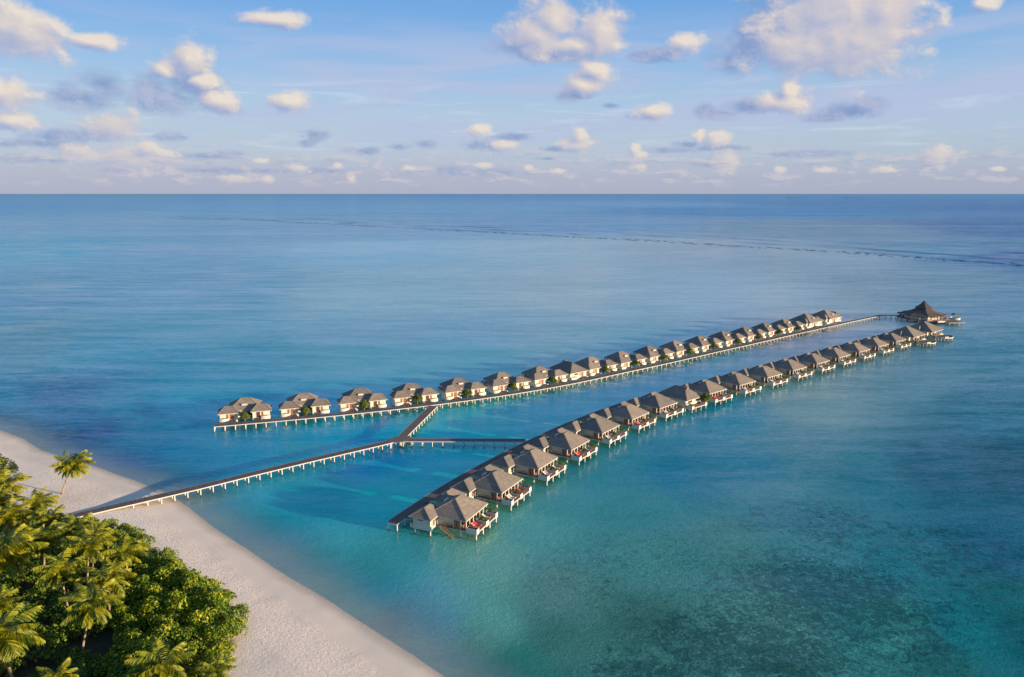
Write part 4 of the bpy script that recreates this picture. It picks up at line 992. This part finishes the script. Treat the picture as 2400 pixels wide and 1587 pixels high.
# ------------------------------------------------------------------ round pavilion at the far end
def make_pavilion():
    root = empty('pavilion'); tag(root, cat='restaurant')
    n = 8
    prof = [(14.0, 5.1), (11.2, 5.75), (8.2, 6.8), (5.4, 8.4), (4.2, 9.8)]
    b = MB()
    def ring(r, z): return [(r * math.cos(2 * math.pi * (k + .5) / n), r * math.sin(2 * math.pi * (k + .5) / n), z) for k in range(n)]
    vs = []; 
    for r, z in prof: vs += ring(r, z)
    fs = [(i * n + k, i * n + (k + 1) % n, (i + 1) * n + (k + 1) % n, (i + 1) * n + k) for i in range(len(prof) - 1) for k in range(n)]
    b.add(vs, fs)
    cp = [(5.4, 9.6), (3.5, 10.9), (1.6, 12.6), (.25, 14.6)]
    vs = []
    for r, z in cp: vs += ring(r, z)
    b.add(vs, [(i * n + k, i * n + (k + 1) % n, (i + 1) * n + (k + 1) % n, (i + 1) * n + k) for i in range(len(cp) - 1) for k in range(n)] + [tuple(3 * n + k for k in range(n))])
    for k in range(n):
        for (r0, z0), (r1, z1) in list(zip(prof[:-1], prof[1:])) + list(zip(cp[:-1], cp[1:])):
            a = 2 * math.pi * (k + .5) / n; c, s = math.cos(a), math.sin(a); b.bar((r0 * c, r0 * s, z0 + .05), (r1 * c, r1 * s, z1 + .05), .3, .12)
    rf = b.build('roof', ROOF_D, root)
    b = MB().bar((9.0, 3.2, 7.0), (13.0, 4.6, 5.5), 1.6, .3); b.build('entrance_canopy', ROOF, rf)
    def prism(name, r, z0, z1, mat, par=root, nn=8, sx=1, sy=1):
        o = MB(); v0 = [(r * sx * math.cos(2 * math.pi * (k + .5) / nn), r * sy * math.sin(2 * math.pi * (k + .5) / nn), z0) for k in range(nn)]; v1 = [(x, y, z1) for x, y, _ in v0]
        o.add(v0 + v1, [tuple(range(nn - 1, -1, -1)), tuple(range(nn, 2 * nn))] + [(k, (k + 1) % nn, nn + (k + 1) % nn, nn + k) for k in range(nn)])
        return o.build(name, mat, par)
    prism('core_wall', 6.0, 2.3, 6.2, WALL)
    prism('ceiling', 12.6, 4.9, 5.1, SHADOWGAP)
    prism('terrace', 15.5, 2.0, 2.3, PLANK_T)
    # facade pieces round the room
    for k in range(8):
        a0 = 2 * math.pi * (k + .5) / 8; a1 = 2 * math.pi * (k + 1.5) / 8
        p0 = Vector((11 * math.cos(a0), 11 * math.sin(a0), 0)); p1 = Vector((11 * math.cos(a1), 11 * math.sin(a1), 0))
        md = (a0 + a1) / 2
        toward = math.degrees(math.atan2(math.sin(md), math.cos(md)))
        mat = WALL if -140 < toward < -60 or 150 < abs(toward) else DOOR_D
        b = MB().bar((p0.x, p0.y, 3.55), (p1.x, p1.y, 3.55), .3, 2.5) if mat is WALL else MB().bar((p0.x * .96, p0.y * .96, 3.3), (p1.x * .96, p1.y * .96, 3.3), .2, 1.9)
        o = b.build('facade_panel', mat, root)
        if mat is WALL:
            q0 = p0.lerp(p1, .2) * 1.017; q1 = p0.lerp(p1, .8) * 1.017
            MB().bar((q0.x, q0.y, 4.0), (q1.x, q1.y, 4.0), .05, .5).build('window', SHADOWGAP, o)
        for t_ in (0.0, .5):
            q = p0.lerp(p1, t_) * 1.12; MB().tube([(q.x, q.y, 2.3), (q.x, q.y, 5.3)], [.2, .2], 8).build('column', WHITE, root)
    for k in range(16):
        a = 2 * math.pi * k / 16; post_obj(14.6 * math.cos(a), 14.6 * math.sin(a), 2.0, root, .2)
    for k in range(8):
        a = 2 * math.pi * (k + .5) / 8; post_obj(9 * math.cos(a), 9 * math.sin(a), 2.0, root, .2)
    rp = [(15.0 * math.cos(2 * math.pi * (k + .5) / 8), 15.0 * math.sin(2 * math.pi * (k + .5) / 8)) for k in range(-3, 4)]
    railing(rp, root, 1.0, 2.3, TEAK)
    # lower terrace towards the camera
    d = deck_obj(4, 15, -19.5, -9, root, 'lower_terrace', 'x', 1.85, None, PLANK_T); fascia(3.9, 15.1, -19.6, -9, 1.8, .3, .1).build('edge_beam', TRIM, root)
    for x in (4.5, 8, 11.5, 14.6): post_obj(x, -19.2, 1.7, root, .15)
    planter_tub(-6.5, -3.2, -13.6, -12.3, 1.6, 2.9, root); planter_tub(-1.2, 3.6, -16.4, -15.2, 1.5, 2.6, root)
    w = MB(); c_ = Vector((18.5, -6.0, 0))
    for k in range(12):
        a0 = 2 * math.pi * k / 12; a1 = 2 * math.pi * (k + 1) / 12
        w.bar((c_.x + 3 * math.cos(a0), c_.y + 3 * math.sin(a0), 2.2), (c_.x + 3 * math.cos(a1), c_.y + 3 * math.sin(a1), 2.2), .25, 1.3)
    w.build('round_planter_wall', WHITE, root)
    for k in range(5): a = 2 * math.pi * k / 5; post_obj(c_.x + 2.6 * math.cos(a), c_.y + 2.6 * math.sin(a), 1.6, root, .18)
    return root
PAV = (247, 451)
pav = make_pavilion(); pav.location = (PAV[0], PAV[1], 0); pav.rotation_euler = (0, 0, R(8)); pav.scale = (.92, .92, .82); pav['label'] = 'octagonal pavilion with steep dark thatched roof on stilts'
def make_parasol():
    root = empty('thatched_parasol'); tag(root, cat='parasol')
    n = 10; v = [(1.7 * math.cos(6.2832 * k / n), 1.7 * math.sin(6.2832 * k / n), 2.1) for k in range(n)]
    v2 = [(.9 * math.cos(6.2832 * k / n), .9 * math.sin(6.2832 * k / n), 2.75) for k in range(n)]
    MB().add(v + v2 + [(0, 0, 3.2)], [(k, (k + 1) % n, n + (k + 1) % n, n + k) for k in range(n)] + [(n + k, n + (k + 1) % n, 2 * n) for k in range(n)] + [tuple(range(n - 1, -1, -1))]).build('canopy', ROOF_D, root)
    MB().tube([(0, 0, 0), (0, 0, 2.9)], [.07, .07], 6).build('pole', TEAK, root)
    return root
pr = make_parasol(); up = [False]
at(pr, up, (PAV[0] - 13.2, PAV[1] + 2.0, 2.02), 0, 'dark thatched parasol left of the pavilion roof', 'parasols on the pavilion terrace')
at(pr, up, (PAV[0] + 16.6, PAV[1] - 3.4, 2.0), 0, 'dark thatched parasol right of the pavilion roof', 'parasols on the pavilion terrace')

# ------------------------------------------------------------------ terrace furniture
def make_lounger(mat, name='sun_lounger'):
    root = empty(name); tag(root, cat='sun lounger')
    f = MB()
    for s in (-.33, .33): f.bar((s, -1.0, .26), (s, .95, .26), .06, .09)
    for (x, y) in ((-.33, -.9), (.33, -.9), (-.33, .6), (.33, .6)): f.bar((x, y, 0), (x, y, .24), .06, .06)
    f.bar((-.3, .2, .27), (-.3, .95, .80), .05, .06); f.bar((.3, .2, .27), (.3, .95, .80), .05, .06)
    f.build('frame', TEAK, root)
    c = MB().box(-.34, .34, -1.0, .22, .31, .43); c.bar((0, .20, .40), (0, .98, .92), .68, .12)
    c.build('cushion', mat, root)
    return root
def make_armchair():
    root = empty('armchair'); tag(root, cat='armchair')
    f = MB().box(-.35, .35, -.35, .35, .12, .36); f.box(-.42, -.352, -.35, .35, 0, .62); f.box(.352, .42, -.35, .35, 0, .62); f.box(-.42, .42, .352, .44, 0, .95)
    f.build('frame', TEAK, root)
    MB().box(-.34, .34, -.34, .34, .365, .50).build('cushion', ORANGE, root)
    return root
def make_table():
    root = empty('side_table'); tag(root, cat='table')
    MB().tube([(0, 0, .5), (0, 0, .56)], [.4, .4], 12).build('table_top', TEAK, root)
    for k in range(3): a = k * 2.1; MB().bar((.28 * math.cos(a), .28 * math.sin(a), 0), (.2 * math.cos(a), .2 * math.sin(a), .5), .05, .05).build('leg', TEAK, root)
    return root
LM = {'red': RED, 'coral': PINK, 'cream': CREAM, 'grey': PURP}
LP_ = {k: (make_lounger(v), [False]) for k, v in LM.items()}
ach, u_a = make_armchair(), [False]; tbl, u_tb = make_table(), [False]
scheme = {0: ('coral', 'red', 'cream'), 1: ('cream', 'cream', 'red'), 2: ('cream', 'grey', 'cream'), 3: ('coral', 'red', 'grey'), 4: ('cream', 'grey', 'grey'), 5: ('red', 'coral', 'red'), 6: ('grey', 'cream', 'grey')}
rngf = random.Random(5)
def onv(M, x, y, z): p = M @ Vector((x, y, z)); return (p.x, p.y, p.z)
for row, i, M, rz, vo in VILLAS:
    if row != 'right' or i == 7 or i >= 17: continue
    sc = scheme.get(i) or tuple(rngf.choice(['grey', 'cream', 'red', 'grey']) for _ in range(3))
    spots = ((3.1, 18.2, -.15, 'outer edge of the near terrace'), (2.1, 18.2, -.05, 'planter side of the near terrace'), (-2.4, 18.2, .1, 'middle of the far terrace'))
    for c_, (x, y, dr, wh_) in zip(sc, spots):
        p_, u_ = LP_[c_]
        at(p_, u_, onv(M, x, y, FLOOR), rz + math.pi + dr, c_ + ' lounger at the ' + wh_ + ', ' + ORD[i] + ' right row villa', 'sun loungers on the villa terraces')
    if i < 10:
        for (x, dr, nm) in ((3.9, .7, 'corner side'), (2.3, -.5, 'middle side')):
            at(ach, u_a, onv(M, x, 15.4, FLOOR), rz + dr, 'orange cushioned armchair on the ' + nm + ' of the veranda, ' + ORD[i] + ' right row villa', 'armchairs on the verandas')
        at(tbl, u_tb, onv(M, 3.1, 15.8, FLOOR), rz, 'round wooden table between armchairs on the ' + ORD[i] + ' right row veranda', 'round tables on the verandas')

# ------------------------------------------------------------------ plants in the planters and courtyards
def make_planter_plant(seed, L, w, h, name='planter_shrub', size=.2, per=110):
    rng = random.Random(seed); root = empty(name); tag(root, cat='plant')
    lobes = []
    n = max(2, int(L / .55))
    for i in range(n):
        y = -L / 2 + L * (i + .5) / n; lobes.append((rng.uniform(-.08, .08), y, h * rng.uniform(.38, .52), w * rng.uniform(.44, .56)))
    leafy(rng, lobes, per * 3, size, 'foliage', PLANTG, root, h / w * .9)
    MB().tube([(0, 0, -.15), (0, 0, h * .5)], [.05, .03], 5).build('stem', TRUNK, root)
    return root
pp = [(make_planter_plant(k, 2.1, 1.25, 1.15), [False]) for k in range(3)]
pl = [(make_planter_plant(20 + k, 2.4, .60, .42, 'planter_flowers', .16, 60), [False]) for k in range(3)]
def make_courtyard_tree(seed):
    rng = random.Random(seed); root = empty('courtyard_tree'); tag(root, cat='tree')
    lobes = [(0, 0, 1.45, 1.25)] + [(math.cos(a) * .85, math.sin(a) * .85, rng.uniform(.7, 2.0), rng.uniform(.6, .85)) for a in [k * .9 + rng.random() * .5 for k in range(7)]] + [(.1, 0, 2.25, .75)]
    leafy(rng, lobes, 190, .34, 'crown', PLANTG, root, 1.0)
    MB().tube([(0, 0, -1.9), (.05, 0, .2), (0, 0, 1.9)], [.12, .10, .06], 6).build('trunk', TRUNK, root)
    return root
ct = [(make_courtyard_tree(40 + k), [False]) for k in range(3)]
for row, i, M, rz, vo in VILLAS:
    o_ = ORD[i] + ' ' + row + ' row villa'
    rq = random.Random(i * 7 + (row == 'left'))
    if i == 7:
        for x in (-3.85, 3.85):
            p_, u_ = pp[i % 3]; at(p_, u_, onv(M, x, 18.0, FLOOR + .5), rz, 'bushy plant in the ' + ('far' if x < 0 else 'near') + ' terrace planter of the ' + o_, 'shrubs in the terrace planters', .9)
        p_, u_ = pl[0]; at(p_, u_, onv(M, -2.6, 4.35, FLOOR + .5), rz + R(90), 'low flowering plants in the entrance planter of the ' + o_, 'low plants in the entrance planters')
        if row == 'right':
            at(ct[1][0], ct[1][1], onv(M, -4.9, 18.4, FLOOR + .2), rz, 'large yellow green bush spilling over the terrace end of the ' + o_, 'round courtyard trees', 1.25)
        continue
    if i >= 17:
        for s in (-1, 1):
            p_, u_ = pl[i % 3]; at(p_, u_, onv(M, s * 6.8, 5.2, FLOOR + .5), rz + R(90), 'low plants in the ' + ('left' if s < 0 else 'right') + ' entrance planter of the ' + o_, 'low plants in the entrance planters')
        for kk, (x, y) in enumerate(((-1.2, 23.4), (2.6, 23.8))):
            p_, u_ = pp[kk]; at(p_, u_, onv(M, x, y, FLOOR - .1), rz + R(90), ('left' if kk == 0 else 'right') + ' low hedge on the round terrace of the ' + o_, 'hedges on the round terraces', .9)
        continue
    p_, u_ = ct[i % 3]; at(p_, u_, onv(M, 0, 3.4, 1.9), rz + i, 'round green tree between the entrance wings of the ' + o_, 'round courtyard trees', rq.uniform(1.0, 1.15) if row == 'left' else .62)
    for s in (-1, 1):
        near = (s > 0) == (row == 'right')
        p_, u_ = pl[rq.randrange(3)]; at(p_, u_, onv(M, s * 6.45, 4.3, FLOOR + .52), rz + R(90), 'low plants in the ' + ('beach side' if near else 'sea side') + ' entrance planter of the ' + o_, 'low plants in the entrance planters')
    if row == 'right':
        for x, nm in ((4.7, 'near corner'), (0, 'middle'), (-4.7, 'far corner')):
            sc_ = {'near corner': .42, 'middle': 1.0, 'far corner': 1.05}[nm] * rq.uniform(.9, 1.08)
            p_, u_ = pp[rq.randrange(3)]; at(p_, u_, onv(M, x * .985, 18.45, FLOOR + .55), rz, 'green shrub in the ' + nm + ' terrace planter of the ' + o_, 'shrubs in the terrace planters', sc_)

# ------------------------------------------------------------------ palms
PALMS = [  # x, y at the crown, trunk height, lean, lean direction (deg), prototype, label
    (-108.6, 178.8, 7.2, 0, 'lone coconut palm leaning over open sand by the shoreline'),
    (-67.2, 111.4, 8.2, 1, 'palm with curved pale trunk and golden drooping fronds beside the dense shrubs'),
    (-77.4, 120.2, 9.6, 2, 'tall palm with straight bare trunk rising from dark ground'),
    (-78.2, 130.7, 8.8, 3, 'sunlit palm with wide arching crown, behind the straight trunked palm'),
    (-68.9, 119.5, 8.4, 4, 'golden palm crown between the curved trunk palm and the shrubs'),
    (-88.4, 134.1, 8.6, 5, 'palm with upright brush like fronds standing in shade'),
    (-73.6, 133.2, 6.4, 6, 'young bright palm rising out of the shrubs near the jetty'),
    (-51.0, 99.6, 5.6, 7, 'palm crown poking through the shrubs at the bottom edge'),
    (-43.4, 100.6, 3.4, 6, 'small low palm at the edge of sand and shrubs, bottom'),
    (-101.5, 144.1, 9.0, 3, 'dim green palm on the left edge below the broadleaf tree'),
    (-93.8, 144.6, 8.2, 2, 'palm near the landward end of the jetty'),
    (-101.0, 151.7, 8.4, 4, 'palm with bushy crown beside the sand, left of the jetty end'),
    (-109.5, 152.4, 8.6, 5, 'far palm on the left edge above the dim palm'),
    (-114.4, 162.4, 8.2, 1, 'palm at the sand edge nearest the lone palm'),
    (-82.6, 111.7, 8.0, 2, 'palm at the left frame edge with yellow frond tips'),
    (-76.3, 102.3, 7.8, 7, 'low palm at the lower left frame edge'),
    (-64.2, 96.1, 6.0, 5, 'shaded palm at the bottom frame edge, left of the shrubs'),
    (-91.0, 126.9, 9.2, 0, 'tall palm with crossed leaning trunk on the left'),
    (-86.4, 141.0, 7.6, 4, 'palm close behind the jetty end shrubs'),
    (-52.0, 93.6, 5.0, 3, 'short palm below the bottom shrub edge'),
    (-167.5, 226.5, 7.0, 1, 'distant palm at the far left beach edge'),
    (-106.5, 141.5, 8.6, 2, 'palm crown cut by the left frame edge, upper grove'),
    (-80.5, 136.5, 7.4, 1, 'palm in the back of the grove by the shrub top'),
    (-118.5, 158.5, 8.0, 0, 'leftmost palm behind the sand edge grove'),
]
PSPEC = [(7.2, (3.6, 0.0), 5.3, 36), (8.2, (2.2, .55), 5.3, 26), (9.6, (.7, 1.2), 4.8, 22), (8.8, (1.6, 2.4), 5.2, 24), (8.4, (1.8, -.4), 5.0, 24), (8.6, (1.0, 3.6), 4.6, 20), (6.4, (1.2, .2), 5.2, 22), (5.6, (.9, 5.0), 5.0, 24)]
protos = [(make_palm(100 + k, *sp), [False], sp) for k, sp in enumerate(PSPEC)]
rngp = random.Random(11)
for (x, y, H, k, lab) in PALMS:
    p_, u_, sp = protos[k]
    rz = 0.0 if k in (0, 1) and len(lab) > 0 and not u_[0] else rngp.random() * 6.283
    a = sp[1][1] + rz; s_ = H / sp[0]
    if x > -45: s_ = .62
    bx, by = x - math.cos(a) * sp[1][0] * s_, y - math.sin(a) * sp[1][0] * s_
    at(p_, u_, (bx, by, ground_z(bx, by)), rz, lab, None if k == 0 and not u_ else 'coconut palms of the beach grove', s_)

# ------------------------------------------------------------------ shrubs and broadleaf trees
THICK = np.array([(-103, 160), (-97, 162), (-90.5, 162), (-83, 157.5), (-75, 149.5), (-68.8, 144.8), (-60.6, 137.8), (-53.0, 130.6), (-47.6, 124.6), (-44.8, 119.5), (-44.0, 113), (-43.8, 106), (-42.5, 90), (-60, 88), (-63, 103), (-68.5, 116), (-75.5, 128), (-82, 139), (-92, 150), (-101, 156)], float)
sproto = [(make_shrub(200 + k, 3.2, 3.4), [False]) for k in range(5)]
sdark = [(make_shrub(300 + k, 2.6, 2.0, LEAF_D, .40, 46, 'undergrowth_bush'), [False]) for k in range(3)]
rs = random.Random(77)
pts_ = []
tries = 0
while tries < 6000:
    tries += 1
    x = rs.uniform(-104, -45); y = rs.uniform(90, 162)
    dd_ = float(poly_dist(THICK, np.array([x]), np.array([y]))[0])
    if dd_ < 1.9: continue
    if any((x - a) ** 2 + (y - b) ** 2 < 3.3 ** 2 for a, b, _ in pts_): continue
    pts_.append((x, y, dd_))
pts_.sort(key=lambda q: -q[1]); ce = ci = 0
def nth(k): return str(k) + ('th' if 10 <= k % 100 <= 20 else {1: 'st', 2: 'nd', 3: 'rd'}.get(k % 10, 'th'))
for (x, y, dd_) in pts_:
    p_, u_ = rs.choice(sproto)
    edge = dd_ < 4.0
    hz = rs.uniform(.88, 1.12) * (.86 if edge else 1.08)
    if y > 140: hz *= .86
    ce += edge; ci += not edge
    lab = (nth(ce) + ' shrub from the jetty along the sunlit rim of the beach thicket') if edge else (nth(ci) + ' shrub from the jetty in the interior of the beach thicket')
    o = at(p_, u_, (x, y, ground_z(x, y) - .15), rs.random() * 6.28, lab, 'shrubs of the beachside thicket')
    o.scale = (hz, hz, hz * rs.uniform(.92, 1.25))
ub = 0
tries = 0; up_ = []
while tries < 3000 and len(up_) < 90:
    tries += 1
    x = rs.uniform(-112, -58); y = rs.uniform(90, 165)
    pa = np.array([x]); pb = np.array([y])
    if float(poly_dist(FOREST, pa, pb)[0]) < 2.8 or float(poly_dist(THICK, pa, pb)[0]) > -1.0: continue
    if any((x - a) ** 2 + (y - b) ** 2 < 3.1 ** 2 for a, b in up_): continue
    up_.append((x, y))
up_.sort(key=lambda q: -q[1])
for k, (x, y) in enumerate(up_):
    p_, u_ = rs.choice(sdark)
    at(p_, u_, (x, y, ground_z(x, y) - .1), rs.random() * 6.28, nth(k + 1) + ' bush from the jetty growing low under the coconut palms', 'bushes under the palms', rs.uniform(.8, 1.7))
def make_tree(seed):
    rng = random.Random(seed); root = empty('broadleaf_tree'); tag(root, cat='tree')
    lobes = [(0, 0, 4.6, 2.6)] + [(math.cos(a) * 2.3, math.sin(a) * 2.3, rng.uniform(3.2, 5.6), rng.uniform(1.2, 1.8)) for a in [k * .9 + rng.random() * .4 for k in range(7)]] + [(.6, .3, 6.6, 1.5), (-.9, .8, 6.1, 1.3)]
    leafy(rng, lobes, 60, .45, 'crown', LEAF, root, .9)
    st = MB().tube([(0, 0, -.4), (.1, 0, 1.8), (0, .2, 4.4)], [.28, .22, .12], 8)
    for k in range(5): a = k * 1.26; st.tube([(.05, 0, 1.8 + .2 * k), (math.cos(a) * 1.2, math.sin(a) * 1.2, 3.4 + .2 * k), (math.cos(a) * 2.1, math.sin(a) * 2.1, 4.4)], [.12, .08, .03], 6)
    st.build('trunk', TRUNK, root, True)
    return root
tr_, u_tr = make_tree(9), [False]
for (x, y, s_, lab) in [(-130.3, 184.6, 1.0, 'rounded broadleaf tree at the left frame edge above the palms'), (-124.5, 174.0, .85, 'broadleaf tree just below the rounded left edge tree'), (-137.5, 190, .9, 'broadleaf tree behind the rounded left edge tree, at the sand'),
                        (-104.8, 157.6, .62, 'small broadleaf tree among palms by the end of the jetty'), (-131.5, 168, 1.1, 'broadleaf tree beyond the left side of the palm grove')]:
    at(tr_, u_tr, (x, y, ground_z(x, y)), s_ * 9, lab, 'broadleaf trees of the island', s_)

# ------------------------------------------------------------------ outer reef rubble line
rng = random.Random(3)
rb = MB()
RL = resample([(x, y, 0) for x, y in REEF[1:-1]], 7.0)
for i, p in enumerate(RL):
    d = (RL[min(i + 1, len(RL) - 1)] - RL[max(0, i - 1)]).normalized(); nn = Vector((-d.y, d.x, 0))
    k = i / len(RL)
    gap = vnoise(np.array([i / 9.0]), np.array([1.5]), 4)[0]
    for j in range(3):
        if rng.random() > .12 + 1.3 * gap: continue
        off = rng.uniform(-16, 16) + 14 * math.sin(i * .021)
        c = p + nn * off + d * rng.uniform(-4, 4); a = rng.uniform(2, 7) ; b_ = rng.uniform(.6, 2.2); h = rng.uniform(.06, .28)
        vs = []
        for t_ in range(7):
            an = 6.283 * t_ / 7; q = c + d * math.cos(an) * a * rng.uniform(.7, 1.1) + nn * math.sin(an) * b_ * rng.uniform(.7, 1.1); vs.append((q.x, q.y, -.3))
        vs += [(c.x + (v[0] - c.x) * .6, c.y + (v[1] - c.y) * .6, h * rng.uniform(.6, 1.2)) for v in vs]
        rb.add(vs, [(t_, (t_ + 1) % 7, 7 + (t_ + 1) % 7, 7 + t_) for t_ in range(7)] + [tuple(7 + t_ for t_ in range(7))])
rc = rb.build('reef_rubble', mat_plain('wet_coral_rubble', (.050, .062, .085, 1), .6)); tag(rc, 'dark broken line of coral rubble where the reef drops off', 'reef', kind='stuff')
# low islands on the horizon
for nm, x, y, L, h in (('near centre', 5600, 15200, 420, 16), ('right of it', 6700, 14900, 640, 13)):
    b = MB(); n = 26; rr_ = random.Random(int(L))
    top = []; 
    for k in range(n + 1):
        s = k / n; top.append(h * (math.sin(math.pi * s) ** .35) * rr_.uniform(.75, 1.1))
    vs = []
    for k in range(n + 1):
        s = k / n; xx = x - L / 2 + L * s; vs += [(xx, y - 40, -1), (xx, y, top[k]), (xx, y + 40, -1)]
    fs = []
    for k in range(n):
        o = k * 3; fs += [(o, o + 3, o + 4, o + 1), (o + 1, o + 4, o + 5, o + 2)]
    b.add(vs, fs); o = b.build('islet', mat_plain('hazed_far_trees', (.14, .19, .26, 1))); tag(o, kind='structure')  # blue distance haze put into the tree colour

# drop prototypes that were never placed
for o in list(scene.objects):
    if o.parent is None and o.type == 'EMPTY' and 'label' not in o:
        for c in list(o.children_recursive): bpy.data.objects.remove(c)
        bpy.data.objects.remove(o)
